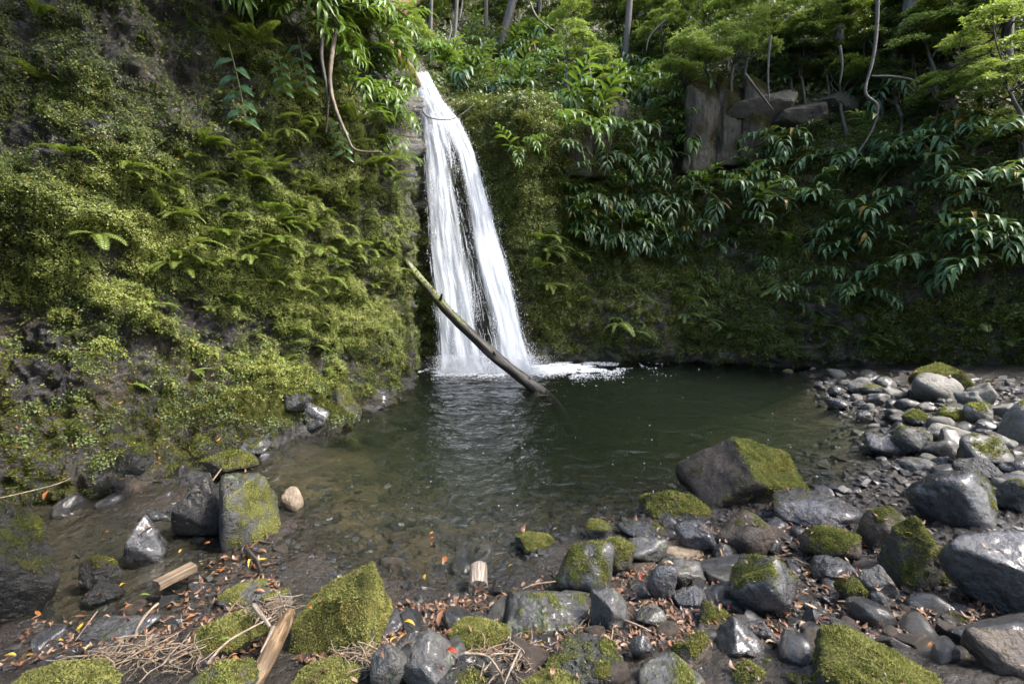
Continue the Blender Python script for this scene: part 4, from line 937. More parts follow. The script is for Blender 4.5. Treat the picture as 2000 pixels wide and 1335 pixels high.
def plank(p0, p1, wid, thk, mat, name, label, cat, seed, bark=False, gap=0.0, up=(0, 0, 1)):
    """rough split piece of wood between two points"""
    p0, p1 = np.array(p0), np.array(p1); L_ = np.linalg.norm(p1 - p0); M3 = frame(p1 - p0, up)
    n = 26; m = 20; th = np.linspace(0, 2 * np.pi, m, endpoint=False)
    cx, cs = np.cos(th), np.sin(th); sq = (np.abs(cx) ** 7 + np.abs(cs) ** 7) ** (-1 / 7)
    if bark: sq = (np.abs(cx) ** 2.6 + np.abs(cs) ** 2.6) ** (-1 / 2.6)
    x = np.linspace(-L_ / 2, L_ / 2, n)
    Vv = np.stack([np.repeat(x[:, None], m, 1), np.repeat((cx * sq)[None] * wid / 2, n, 0), np.repeat((cs * sq)[None] * thk / 2, n, 0)], -1)
    Vv[..., 1:] *= (1 + 0.10 * fbm(np.stack([Vv[..., 0] * 4, Vv[..., 1] * 25, Vv[..., 2] * 25], -1) + seed, 3))[..., None]
    Vv[[0, -1], :, 0] += 0.10 * wid * fbm(Vv[[0, -1]] * 40 + seed, 2)
    Vv = np.concatenate([Vv.reshape(-1, 3), [[-L_ / 2, 0, 0], [L_ / 2, 0, 0]]])
    i = np.arange(n - 1)[:, None] * m; j = np.arange(m)[None]; j2 = (j + 1) % m
    Q = np.stack([(i + j).ravel(), (i + m + j).ravel(), (i + m + j2).ravel(), (i + j2).ravel()], 1)
    jj = np.arange(m); k2 = (jj + 1) % m; c0 = n * m
    T = np.concatenate([np.stack([np.full(m, c0), jj, k2], 1), np.stack([np.full(m, c0 + 1), (n - 1) * m + k2, (n - 1) * m + jj], 1)])
    o = obj(name, mesh_np(name, Vv, [T, Q], M[mat], False), None, (p0 + p1) / 2, label=label, category=cat)
    o.rotation_euler = Matrix(M3.tolist()).to_euler(); return o
plank(PZ(305, 1143, .085), PZ(378, 1106, .085), .072, .05, 'drift', 'wood_plank', 'short weathered plank lying on the muddy stream bank', 'plank', 3)
plank(PZ(934, 1148, .055), PZ(934, 1110, .07), .105, .10, 'drift_grey', 'wood_block', 'short sawn block of bleached grey wood at the water edge', 'wood block', 8, bark=True)
dl = smooth_path([PZ(478, 1365, .20), PZ(512, 1300, .24), PZ(545, 1240, .25), PZ(568, 1196, .25)], 40)
V, T, Q = tube(dl, np.interp(np.linspace(0, 1, 40), [0, .3, .8, 1], [.033, .036, .030, .022]), 16, 0.35, 9, nf=14)
c0 = dl.mean(0); M3 = frame(dl[-1] - dl[0]); o = obj('broken_branch', mesh_np('broken_branch', (V - c0) @ M3, [T, Q], M['drift_dark']), None, c0, label='thick broken yellow brown branch leaning on the tall mossy boulder', category='branch'); o.rotation_euler = Matrix(M3.tolist()).to_euler()
def stick(pix, r, mat, label, z=0.12, name='stick', n=26, cat='stick', zs=None, rough=.25):
    pts = [PZ(u, v, z if zs is None else zs[k]) for k, (u, v) in enumerate(pix)]
    P = smooth_path(pts, n); c0 = P.mean(0); M3 = frame(P[-1] - P[0])
    V, T, Q = tube(P, np.linspace(r, r * 0.5, n), 8, rough, len(label))
    o = obj(name, mesh_np(name, (V - c0) @ M3, [T, Q], M[mat]), None, c0, label=label, category=cat)
    o.rotation_euler = Matrix(M3.tolist()).to_euler(); return o
stick([(496, 1182), (512, 1203), (527, 1222)], .013, 'drift_pale', 'bleached broken stick on top of the low mossy boulder', .30)
stick([(534, 1225), (524, 1248), (510, 1275)], .012, 'drift_pale', 'second bleached stick beside the broken branch', .27)
stick([(308, 1178), (285, 1200), (268, 1228), (264, 1245)], .007, 'twig', 'forked grey twig standing in the mud above the twig pile', .14)
stick([(190, 1193), (168, 1222), (147, 1250)], .003, 'twig', 'thin bare twig lying over the stream mud', .12)
stick([(405, 1295), (440, 1255), (478, 1232), (530, 1205)], .006, 'twig', 'thin twig slanting across the low mossy boulder', .30)
stick([(905, 1275), (950, 1280), (975, 1310), (990, 1345)], .006, 'twig', 'curved pale root between the moss dome and the lava boulder', .26)
stick([(1015, 1268), (1000, 1300), (985, 1335)], .005, 'drift_pale', 'straight bleached twig beside the curved pale root', .27)
stick([(1205, 1205), (1250, 1222), (1285, 1240)], .006, 'twig', 'brown twig lying in litter beside the plain dark stone', .21)
stick([(1480, 1175), (1510, 1200)], .004, 'twig', 'short twig beside the streaked boulder', .22)
stick([(0, 972), (60, 958), (110, 945), (140, 932)], .004, 'drift_pale', 'thin pale twig along the foot of the near cliff', .22)
stick([(1085, 1135), (1045, 1140), (1020, 1150)], .004, 'twig', 'thin twig between the black slab and the water edge boulder', .16)
stick([(375, 1010), (400, 960), (440, 905)], .011, 'drift', 'slanting pale stick on the mud above the black wet rock', .12)
stick([(480, 1070), (500, 1092), (510, 1115)], .012, 'bark_dark', 'dark sunken branch end in the shallows', .03)
stick([(455, 1062), (490, 1055), (530, 1060)], .010, 'bark_dark', 'black waterlogged stick in the shallows', .02)

# leaf litter and twigs
def leaf_shape(L_=1.0, W=0.35, curl=0.25, fold=0.12, n=4, twist=0.0):
    x = np.linspace(0, 1, n + 1); w_ = W / 2 * np.sin(np.pi * np.clip(x, 0.04, 0.97) ** 0.85) ** 0.8
    z = curl * np.sin(np.pi * x) * 0.5 - curl * x * x * 0.5
    mid = np.stack([x * L_, twist * np.sin(2 * x), z], 1); lf = mid + np.stack([0 * x, w_, w_ * fold * 3], 1); rt = mid + np.stack([0 * x, -w_, w_ * fold * 3], 1)
    V = np.concatenate([mid, lf, rt]); k = np.arange(n); m = n + 1
    Q = np.concatenate([np.stack([k, k + 1, m + k + 1, m + k], 1), np.stack([k, 2 * m + k, 2 * m + k + 1, k + 1], 1)])
    return V, Q
lit = proto_collection('dead_leaf', [mesh_np('dead_leaf', leaf_shape(1, .30 + .05 * k, .5 - .25 * k, .25 - .1 * k, 3, .15 * (k - 1.5))[0] - np.array([.5, 0, 0]), leaf_shape(1, .3, .3, .1, 3)[1], M['litter']) for k in range(5)])
P = np.concatenate([ground_scatter(5200, [(560, 1335), (740, 1170), (1000, 1130), (1250, 1050), (1560, 1020), (1800, 1100), (2000, 1200), (2000, 1335)], .0, 2),
                    ground_scatter(1500, [(0, 1335), (60, 1180), (180, 1040), (330, 980), (520, 1010), (560, 1180), (540, 1335)], -.02, 2),
                    ground_scatter(900, [(700, 1250), (720, 1180), (1000, 1140), (1160, 1180), (1100, 1240), (900, 1300)], .0, 2)])
# leaves that fell on the stones and the cliff foot
extra = []
for V_, F_, N_, m_ in ROCKV[:70]:
    k = np.nonzero((N_[:, 2] > 0.55))[0]
    if len(k): extra.append(V_[rng.choice(k, min(len(k), int(2 + rng.random() * 5)))])
q, qn = sample(SL, 420, lambda u, v, P, N: np.clip(N[..., 2] + 0.1, 0, 1) * sstep(640, 760, v) * (u > 0) * (u < 720) * (P[..., 2] > 0.05))
P = np.concatenate([P] + extra + [q]); P[:, 2] += 0.010 + 0.012 * rng.random(len(P)); n = len(P)
scatter('leaf_litter', P, np.stack([rng.normal(size=n) * .2, rng.normal(size=n) * .2, rng.random(n) * 6.3], 1), (0.018 + 0.036 * rng.random(n) ** 1.8) * np.clip(P[:, 1] / 2.3, .9, 1.5), rng.integers(0, 5, n), lit,
        label='brown and orange dead leaves strewn over the near bank')
tw = []
for k in range(4):
    V, T, Q = tube(smooth_path([(-.5, 0, 0), (-.15, .03 * (k - 1), .02), (.2, -.04 * (k - 2), .01), (.5, .05 * k - .05, 0)], 7), np.linspace(.020, .011, 7), 5)
    tw.append(mesh_np('dry_twig', V, [T, Q], M['twig']))
twc = proto_collection('dry_twig', tw)
def pile(n, pix, z, spread, zh):
    c0 = np.array([PZ(u, v, z) for u, v in pix]); k = rng.integers(0, len(c0), n); P = c0[k] + rng.normal(size=(n, 3)) * np.array([spread, spread * .6, 0]); P[:, 2] = np.maximum(z, ground_z(P[:, 0], P[:, 1])) + zh * rng.random(n); return P
P = np.concatenate([pile(170, [(200, 1290), (250, 1285), (300, 1280), (340, 1290), (280, 1310), (350, 1310)], .17, .06, .05), pile(70, [(500, 1200), (530, 1195), (550, 1190)], .24, .03, .04),
                    pile(100, [(930, 1300), (980, 1310), (1010, 1290), (1040, 1300)], .21, .07, .03), pile(60, [(690, 1285), (730, 1290)], .2, .05, .04), pile(60, [(1180, 1215), (1260, 1210), (1120, 1240)], .17, .08, .03),
                    ground_scatter(160, [(0, 1335), (300, 1000), (700, 1200), (1500, 1100), (1900, 1250), (1900, 1335)], .02, 1) + np.array([0, 0, .02])])
n = len(P); scatter('dry_twigs', P, np.stack([rng.normal(size=n) * .15, rng.normal(size=n) * .25, rng.normal(size=n) * .9 + (rng.random(n) < .3) * 1.5], 1), .05 + .13 * rng.random(n) ** 1.6, rng.integers(0, 4, n), twc,
                    label='heaps of thin dry twigs washed up among the near stones')
# single bright leaves
lfm = {c_: mesh_np('fallen_leaf', leaf_shape(1, .38, .3, .1, 5)[0] - np.array([.5, 0, 0]), leaf_shape(1, .38, .3, .1, 5)[1], M['leaf_' + c_]) for c_ in ('yellow', 'orange', 'red', 'brown', 'green')}
for u, v, z, L_, c_, lab in [
        (844, 1040, .012, .05, 'yellow', 'yellow leaf floating upright on the pool'), (842, 1051, .01, .05, 'red', 'red leaf floating below the yellow one'), (843, 1061, .01, .045, 'orange', 'orange leaf floating nearest the wood block'),
        (997, 1104, .01, .045, 'yellow', 'yellow leaf floating beside the mossy stone in the shallows'), (868, 1092, -.02, .11, 'orange', 'long orange leaf sunk in the shallows'), (830, 1125, .0, .05, 'yellow', 'yellow leaf sunk in front of the wood block'),
        (432, 1253, .33, .08, 'green', 'pale green leaf on the low mossy boulder'), (262, 1203, .07, .045, 'green', 'green leaf in the stream mud'), (225, 1208, .07, .05, 'green', 'darker green leaf left of the other green leaf'),
        (278, 1163, .07, .085, 'green', 'yellow green leaf below the weathered plank'), (352, 1075, .06, .04, 'yellow', 'yellow leaf behind the weathered plank'), (240, 1140, .07, .05, 'yellow', 'yellow leaf beside the dark mossy block'),
        (393, 1100, .09, .035, 'yellow', 'yellow leaf at the far end of the plank'), (404, 1060, .06, .05, 'orange', 'orange leaf in front of the black wet rock'), (252, 1182, .07, .05, 'orange', 'orange leaf in the mud below the plank'),
        (370, 1205, .08, .05, 'orange', 'yellow orange leaf beside the low mossy boulder'), (205, 1040, .06, .08, 'orange', 'large orange leaf beside the leaning slab'), (90, 965, .2, .09, 'orange', 'large orange leaf by the cliff foot'),
        (880, 1270, .34, .07, 'red', 'bright red leaf beside the moss dome'), (800, 1215, .15, .07, 'yellow', 'yellow leaf in the litter beside the tall mossy boulder'), (878, 1235, .15, .09, 'brown', 'large brown leaf beside the moss dome'),
        (860, 1205, .13, .09, 'brown', 'large curled brown leaf above the moss dome'), (1062, 1257, .2, .06, 'yellow', 'yellow leaf in front of the lichen spotted boulder'), (975, 1190, .1, .08, 'orange', 'orange leaf behind the lichen spotted boulder'),
        (1252, 1125, .13, .06, 'red', 'bright red leaf beside the egg shaped cobble'), (1340, 1200, .17, .06, 'red', 'bright red leaf standing below the wedge slab'), (1425, 1184, .22, .05, 'red', 'red leaf at the foot of the streaked boulder'),
        (1505, 1220, .22, .06, 'orange', 'broad orange leaf below the streaked boulder'), (1490, 1208, .21, .06, 'yellow', 'yellow leaf beside the broad orange leaf'), (1310, 1165, .16, .06, 'yellow', 'pale yellow leaf beside the wedge slab'),
        (1578, 1118, .2, .05, 'yellow', 'pale yellow leaf beside the flat wet cobble'), (1610, 1082, .22, .04, 'yellow', 'yellow leaf at the foot of the brown fronted mossy boulder'), (1680, 1088, .2, .04, 'yellow', 'yellow leaf beside the grey angular stone'),
        (1780, 1222, .3, .05, 'yellow', 'yellow leaf on the mud below the steep mossy boulder'), (1890, 1288, .33, .05, 'yellow', 'yellow leaf on the dark mud in the corner'), (1612, 1208, .25, .05, 'red', 'dull red leaf beside the small upright slate'),
        (1818, 1265, .3, .06, 'orange', 'orange leaf above the big mossy boulder in the corner'), (20, 1278, .2, .05, 'yellow', 'yellow leaf left of the pair beside the corner boulder'), (57, 1278, .2, .03, 'yellow', 'small yellow leaf of the pair beside the corner boulder'),
        (1500, 1290, .3, .06, 'green', 'slim green leaf near the bottom edge'), (605, 1185, .5, .04, 'orange', 'curled orange leaf stuck on the tall mossy boulder'), (263, 865, .45, .04, 'yellow', 'yellow leaf on the cliff foot above the stream')]:
    P = PZ(u, v, z)
    o = obj('fallen_leaf', lfm[c_], None, P, label=lab, category='leaf'); o.scale = (L_ * .78,) * 3; o.rotation_euler = (rng.normal() * .3, rng.normal() * .3, rng.random() * 6.3)

# ------------------------------------------------------------------ basalt columns in the far cliff (pieces of the cliff)
def column(u0, v0, u1, v1, Y, seed):
    """upright fractured slab of the cliff"""
    v1 += 25; Y += .22; P0 = PX((u0 + u1) / 2, v1, Y); P1 = PX((u0 + u1) / 2, v0, Y + .15); wd_ = (u1 - u0) / FPX * Y / 2; H = np.linalg.norm(P1 - P0)
    d, F = ico(5); pl = [(0, -1, .08, .55), (.75, -.65, .05, .62), (-.8, -.6, .0, .60), (1, .1, 0, .72), (-1, .2, .05, .7), (.25, -.3, .92, .72), (0, 0, -1, .75)]
    V = rock_shape(d, seed, 18, pl, .05); V = V / np.abs(V).max(0) * np.array([wd_ * 1.0, wd_ * .9, H / 2]); Pw = V + P0
    Nn, _ = vnormals(V, F)
    V = V + Nn * (.10 * fbm(Pw * np.array([1.6, 1.6, .7]) + seed, 4) + .05 * fbm(Pw * np.array([5, 5, 1.6]), 3, ridged=True) + .02 * fbm(Pw * 9, 3))[:, None]
    Nn, _ = vnormals(V, F); V = V + np.array([0, 0, H / 2])
    mm = np.clip(.30 + .75 * fbm(Pw * 1.5 + seed, 3) + .45 * np.maximum(Nn[:, 2], 0) + .25 * Nn[:, 0] + .3 * sstep(.75, 1, V[:, 2] / H), 0, 1)
    return obj('rock_column', mesh_np('rock_column', V, F, M['column'], True, {'moss': mm}), far_cliff, P0)
for k, a in enumerate([(1332, 150, 1392, 348, 10.9), (1390, 145, 1448, 340, 11.1), (1446, 150, 1500, 322, 10.95), (1262, 215, 1335, 335, 11.4), (1092, 248, 1152, 345, 10.15), (1140, 252, 1190, 338, 10.3),
                       (1175, 180, 1222, 300, 11.2), (1490, 195, 1560, 300, 11.3), (1070, 250, 1102, 330, 10.55), (1165, 250, 1215, 345, 11.0)]): column(*a, seed=20 + k)
for k, (u, v, Y, r) in enumerate([(1560, 235, 11.3, .55), (1620, 215, 11.4, .5), (1500, 215, 11.3, .45), (1062, 415, 10.2, .2)]):
    d, F = ico(4); V = rock_shape(d, 700 + k, 18) * r * np.array([1.2, 1, .7]); Nn, _ = vnormals(V, F)
    obj('rock_block', mesh_np('rock_block', V, F, M['column' if k < 3 else 'rock_pale'], False, {'moss': np.clip(.4 * Nn[:, 2] + .3 * fbm(V * 3, 3), 0, 1)}), far_cliff, PX(u, v, Y))

# ------------------------------------------------------------------ ferns
def frond(L_=1.0, n=15, droop=1.1, w_=0.26, seed=0):
    r_ = np.random.default_rng(seed); mb = MB(); t = np.linspace(0, 1, 9)
    a = 0.75 - droop * 1.5 * t; dx = np.cos(a); dz = np.sin(a); P = np.stack([np.cumsum(dx), 0 * t, np.cumsum(dz)], 1) / 9 * L_
    P -= P[0]
    ra = 0.008 * (1 - 0.7 * t); V = np.stack([P + np.stack([0 * t, ra, 0 * t], 1), P - np.stack([0 * t, ra, 0 * t], 1)], 1).reshape(-1, 3); k = np.arange(8) * 2
    mb.add(V, None, np.stack([k, k + 1, k + 3, k + 2], 1))
    for i in range(n):
        x = 0.12 + 0.87 * i / n; p_ = np.array([np.interp(x, t, P[:, k]) for k in range(3)]); aa = np.interp(x, t, a)
        ln_ = w_ * np.sin(np.pi * (0.12 + 0.88 * x) ** 0.8) ** 0.8 * (0.9 + .2 * r_.random()) + 0.02; fw = np.array([np.cos(aa), 0, np.sin(aa)])
        for s in (-1, 1):
            d = np.array([0.35 * fw[0], s * 0.94, 0.35 * fw[2] - 0.18]); h = fw * 0.022 * (1.3 - x * .6)
            tip = p_ + d * ln_; mid = p_ + d * ln_ * .45 + np.array([0, 0, .02 * ln_])
            mb.add([p_ - h * .7, p_ + h * .7, mid + h * 1.3, mid - h * 1.3, tip], [[2, 3, 4]], [[0, 1, 2, 3]])
    return mb
def fern_mesh(k, mat, nf):
    r_ = np.random.default_rng(k); mb = MB()
    for i in range(nf):
        f = frond(1.0, 15, 0.6 + .7 * r_.random(), .11 + .05 * r_.random(), k * 10 + i); th = (i - (nf - 1) / 2) * (2.3 / nf) + r_.normal() * .2; s = .65 + .45 * r_.random(); c, sn = math.cos(th), math.sin(th)
        V = np.concatenate(f.V) @ np.array([[c, sn, 0], [-sn, c, 0], [0, 0, 1]]) * s
        mb.add(V, np.concatenate(f.T), np.concatenate(f.Q))
    return mb.mesh('fern', M[mat], True)
ferns = {m_: [fern_mesh(30 + k, m_, 2 + k % 4) for k in range(6)] for m_ in ('fern', 'fern_dark')}
def place_out(o, P, N, s, tilt=0.0, up=0.35, spin=0.0):
    """root at P, local +X away from the wall"""
    d = np.array([N[0], N[1], 0.0]); d /= np.linalg.norm(d) + 1e-9
    o.location = P; o.rotation_euler = (0, tilt, math.atan2(d[1], d[0]) + spin); o.scale = (s,) * 3
def fern_at(S, u, v, s, mat, label, group):
    P, N = at_pixel(S, u, v); o = obj('fern', ferns[mat][rng.integers(6)], None, label=label, category='fern', group=group)
    place_out(o, P + N * .06, N, s, rng.normal() * .25, spin=rng.normal() * .5); return o
def zone_near(P):
    u, v = PROJ(P)
    return ('high up ' if v < 300 else 'at mid height ' if v < 480 else 'low down ') + ('towards the left edge' if u < 330 else 'below the hanging broad leaves' if u < 560 else 'near the waterfall corner')
def zone_far(P):
    u, v = PROJ(P)
    return ('beside the foot of the waterfall' if u < 1200 else 'left of the stone bar' if u < 1550 else 'above the stone bar')
q, qn = sample(SL, 200, lambda u, v, P, N: (np.exp(-((u - 560) / 150) ** 2 - ((v - 400) / 170) ** 2) + .35 * np.exp(-((u - 350) / 200) ** 2 - ((v - 280) / 200) ** 2) + .25 * np.exp(-((u - 500) / 220) ** 2 - ((v - 560) / 120) ** 2)) * (u < 770) * (u > 0))
for k in range(200):
    o = obj('fern', ferns['fern'][rng.integers(6)], None, label='small bright fern drooping from the near cliff, ' + zone_near(q[k]), category='fern', group='ferns on the near cliff, ' + zone_near(q[k]))
    place_out(o, q[k] + qn[k] * .05, qn[k], .20 + .30 * rng.random(), rng.normal() * .25 - .05, spin=.55 + rng.normal() * .4)
for u, v, s in [(480, 60, .6), (500, 90, .55), (545, 30, .6), (600, 250, .5), (740, 330, .6), (760, 350, .6), (770, 380, .55), (700, 250, .5), (765, 440, .45), (680, 60, .6), (720, 130, .5)]:
    fern_at(SL, u, v, s, 'fern', 'larger feathery fern near the top of the near cliff', 'large ferns on the near cliff')
for u, v, s in [(1060, 470, .9), (1070, 500, .9), (1050, 520, .8), (1085, 490, .8), (1500, 400, 1.2), (1470, 385, 1.1), (1380, 355, 1.0), (1340, 340, .9), (1700, 480, 1.0), (1640, 480, 1.0), (1950, 690, .9), (1900, 640, .9), (1820, 640, .8), (1930, 590, .8)]:
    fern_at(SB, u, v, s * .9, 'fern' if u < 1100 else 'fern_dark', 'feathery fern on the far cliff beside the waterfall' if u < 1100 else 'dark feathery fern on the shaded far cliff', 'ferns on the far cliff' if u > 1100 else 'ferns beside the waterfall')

q, qn = sample(SB, 72, lambda u, v, P, N: (u > 1050) * (u < 2000) * (v > 430) * (v < 690) * (P[..., 2] > .35) * (.3 + sstep(-.1, .3, fbm(P * .8 + 2, 2))))
for k in range(72):
    o = obj('fern', ferns['fern_dark' if k % 3 else 'fern'][rng.integers(6)], None, label='small fern low on the far cliff ' + zone_far(q[k]), category='fern', group='small ferns low on the far cliff ' + zone_far(q[k]))
    place_out(o, q[k] + qn[k] * .08, qn[k], .35 + .45 * rng.random(), rng.normal() * .25, spin=rng.normal() * .5)

# ------------------------------------------------------------------ ginger plants (stems carrying two ranks of long leaves)
def blade(L_=1.0, W=.2, curl=.25, n=6):
    V, Q = leaf_shape(L_, W, curl, .12, n); return V, Q
BL = [blade(1, .15 + .045 * k, .12 + .18 * k) for k in range(3)]
blm = {(m_, k): mesh_np('leaf', BL[k][0], BL[k][1], M[m_], True) for m_ in ('ginger', 'ginger_lit', 'ginger_dark', 'broad') for k in range(3)}
BB = [blade(1, .36, .25, 6)]; broad_me = mesh_np('leaf', BB[0][0], BB[0][1], M['broad'], True)
def shoot(r_, L_, lean, droop, az, nl, leafL):
    """stem path and leaf matrices in local space (+X away from the cliff)"""
    t = np.linspace(0, 1, 12); a = lean - droop * t ** 1.3
    P = np.stack([np.cumsum(np.cos(a)), 0 * t, np.cumsum(np.sin(a))], 1) / 12 * L_; P -= P[0]
    c, s = math.cos(az), math.sin(az); Rz = np.array([[c, -s, 0], [s, c, 0], [0, 0, 1]]); P = P @ Rz.T
    mats = []
    for i in range(nl):
        x = .22 + .78 * (i + .5) / nl; p_ = np.array([np.interp(x, t, P[:, k]) for k in range(3)]); aa = np.interp(x, t, a)
        fw = Rz @ np.array([math.cos(aa), 0, math.sin(aa)]); side = Rz @ np.array([0, 1.0 if i % 2 else -1.0, 0]); nrm = np.cross(fw, side) * (1 if i % 2 else -1)
        d = fw * (.55 + .5 * x) + side * (1.0 - .75 * x ** 3) + np.array([0, 0, -.25]) + r_.normal(size=3) * .12
        mats.append(mat4(frame(d, nrm + np.array([0, 0, .4]) + r_.normal(size=3) * .15), p_, leafL * (1 - .35 * x * x) * (.85 + .3 * r_.random())))
    return P, mats
def ginger_parts(seed, ns, L_, leafL):
    r_ = np.random.default_rng(seed)
    return [shoot(r_, L_ * (.65 + .6 * r_.random()), .3 + 1.0 * r_.random(), .8 + 1.5 * r_.random(), (i - (ns - 1) / 2) * (1.7 / max(ns, 1)) + r_.normal() * .2, 11 + r_.integers(4), leafL) for i in range(ns)]
gjoin = {}
def ginger_joined(mat, k):
    if (mat, k) not in gjoin:
        mb = MB()
        for P, ms in ginger_parts(800 + k, 3 + k % 2, 1.0, .36):
            V, T, Q = tube(P, np.linspace(.012, .006, len(P)), 4, caps=False); mb.add(V, None, Q)
            for i, m_ in enumerate(ms): mb.add(xform(BL[i % 3][0], m_), None, BL[i % 3][1])
        gjoin[(mat, k)] = mb.mesh('ginger_plant', M[mat])
    return gjoin[(mat, k)]
def ginger(P, N, s, mat, label, group=None, detailed=False, seed=0, ns=2, spin=0.0, leafL=.36, bl=None, name='ginger_plant', cat='plant'):
    if not detailed:
        o = obj(name, ginger_joined(mat, int(rng.integers(7))), None, label=label, category=cat, group=group)
    else:
        o = empty(name, (0, 0, 0), label=label, category=cat, group=group)
        for Pp, ms in ginger_parts(seed, ns, 1.0, leafL):
            V, T, Q = tube(Pp, np.linspace(.012, .005, len(Pp)), 5, caps=False)
            st = obj('stem', mesh_np('stem', V, [Q], M['stem']), o)
            for i, m_ in enumerate(ms):
                lf = obj('leaf', bl or blm[(mat, i % 3)], st); lf.matrix_local = Matrix(m_.tolist())
    place_out(o, P, N, s, rng.normal() * .12, spin=spin); return o
def zone_terrace(P):
    u, v = PROJ(P)
    a = 'right beside the top of the waterfall' if u < 940 else 'above the mossy rock shoulder' if u < 1060 else 'below the tall bright shrub' if u < 1190 else 'left of the rock columns'
    return a + (', upper row' if v < 150 else ', middle row' if v < 220 else ', lower row')
def zone_slope(P):
    u, v = PROJ(P)
    return ('high up ' if v < 280 else 'midway ' if v < 420 else 'low down ') + ('right of the rock columns' if u < 1620 else 'under the crooked vine' if u < 1760 else 'under the arching branch' if u < 1890 else 'at the right edge')
def zone_hang(u, v):
    return ('at the top edge ' if v < 40 else 'midway ' if v < 150 else 'lowest ') + ('left of the bent root' if u < 610 else 'at the bent root' if u < 700 else 'right of the bent root')
def zone_wood(u):
    return 'behind the waterfall top' if u < 900 else 'behind the mossy shoulder' if u < 1050 else 'behind the tall bright shrub' if u < 1200 else 'left of the columns' if u < 1420 else 'right of the columns' if u < 1640 else 'behind the crooked vine' if u < 1760 else 'above the arching branch' if u < 1880 else 'in the top right corner'
GP = [(1500, 318, 1), (1470, 352, .9), (1600, 322, .9), (1620, 402, 1.1), (1682, 422, 1.1), (1705, 360, 1), (1735, 312, .9), (1762, 402, 1.1), (1802, 335, 1), (1850, 372, 1), (1885, 305, .9), (1940, 385, 1), (1780, 452, 1),
      (1800, 505, 1.1), (1862, 520, 1), (1735, 545, 1), (1905, 470, 1), (1952, 460, .9), (1622, 470, .9), (1655, 500, .9), (1612, 545, .8), (1680, 585, .8), (1505, 555, .7), (1528, 585, .6),
      (1000, 300, .7), (1032, 290, .7), (1100, 365, .8), (1130, 402, .9), (1152, 450, .9), (1112, 420, .8), (1182, 475, .8), (1232, 462, .9), (1262, 475, .9), (1322, 490, .8), (1335, 515, .7), (1250, 362, .8), (1222, 340, .8),
      (1292, 392, 1), (1345, 392, 1), (1402, 398, 1), (1462, 402, .9), (1130, 222, .8), (1242, 292, .8), (1180, 312, .8), (1292, 212, .9), (1260, 190, .9)]
where = lambda u, v: ('on the shaded right wall' if u > 1580 else 'in the middle of the far cliff' if u > 1210 else 'just beside the waterfall')
for k, (u, v, s) in enumerate(GP):
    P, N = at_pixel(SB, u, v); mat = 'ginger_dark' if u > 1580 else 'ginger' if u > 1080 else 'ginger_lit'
    h = 'high' if v < 350 else 'low' if v > 470 else 'midway'
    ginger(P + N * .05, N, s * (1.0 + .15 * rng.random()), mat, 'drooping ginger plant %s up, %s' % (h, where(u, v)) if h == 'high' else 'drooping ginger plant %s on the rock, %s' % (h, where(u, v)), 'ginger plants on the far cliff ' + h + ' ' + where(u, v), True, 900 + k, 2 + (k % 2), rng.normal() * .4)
q, qn = sample(SB, 75, lambda u, v, P, N: (u > 870) * (u < 1330) * ((v < np.where(u < 1085, 186, 210)) & (v > 95)) * 1.0 + .8 * (u > 1100) * (u < 1330) * ((v >= 210) & (v < 330)))
for k in range(75):
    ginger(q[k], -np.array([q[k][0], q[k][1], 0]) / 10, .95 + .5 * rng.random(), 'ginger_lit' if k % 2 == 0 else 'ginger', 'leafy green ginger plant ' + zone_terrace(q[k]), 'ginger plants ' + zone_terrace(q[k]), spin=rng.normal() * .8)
q, qn = sample(SB, 50, lambda u, v, P, N: (u > 1420) * (u < 2050) * (v > 60) * (v < 560) * np.exp(-((v - 360) / 160) ** 2))
for k in range(50):
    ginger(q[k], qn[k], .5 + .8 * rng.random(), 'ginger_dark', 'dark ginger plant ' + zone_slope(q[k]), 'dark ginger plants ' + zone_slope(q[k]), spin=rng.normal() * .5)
q, qn = sample(SB, 34, lambda u, v, P, N: (u > 1070) * (u < 1420) * (v > 300) * (v < 500) * 1.0)
for k in range(34):
    zl = ('high' if PROJ(q[k])[1] < 370 else 'low') + (' beside the mossy shoulder' if PROJ(q[k])[0] < 1180 else ' below the rock columns')
    ginger(q[k] + qn[k] * .05, qn[k], .5 + .6 * rng.random(), ('ginger', 'ginger_lit', 'ginger')[k % 3], 'small ginger plant ' + zl, 'small ginger plants ' + zl, spin=rng.normal() * .6)
# hanging plants along the top of the near cliff
for k, (u, v, s) in enumerate([(560, 10, .8), (600, 20, .8), (640, 10, .85), (690, 20, .8), (660, 70, .75), (720, 60, .75), (620, 90, .6), (700, 120, .7), (740, 110, .7), (755, 160, .65), (735, 190, .65), (690, 190, .6), (710, 240, .6), (755, 240, .6), (770, 290, .6), (775, 330, .5), (520, -30, .8), (580, -50, .9), (640, -60, .9), (700, -40, .9), (760, 205, .6), (470, -10, .7), (440, 20, .5), (530, 30, .7), (575, 60, .6), (615, 50, .7), (650, 130, .6), (670, 30, .8), (745, 70, .7), (725, 150, .6), (500, 10, .7)]):
    P, N = at_pixel(SL, u, v)
    ginger(P + N * .05, N, s * 1.25, 'ginger_lit', 'sunlit plant hanging from the near cliff ' + zone_hang(u, v), 'plants hanging from the near cliff ' + zone_hang(u, v), True, 1000 + k, 3, rng.normal() * .5 + .2, leafL=.33)
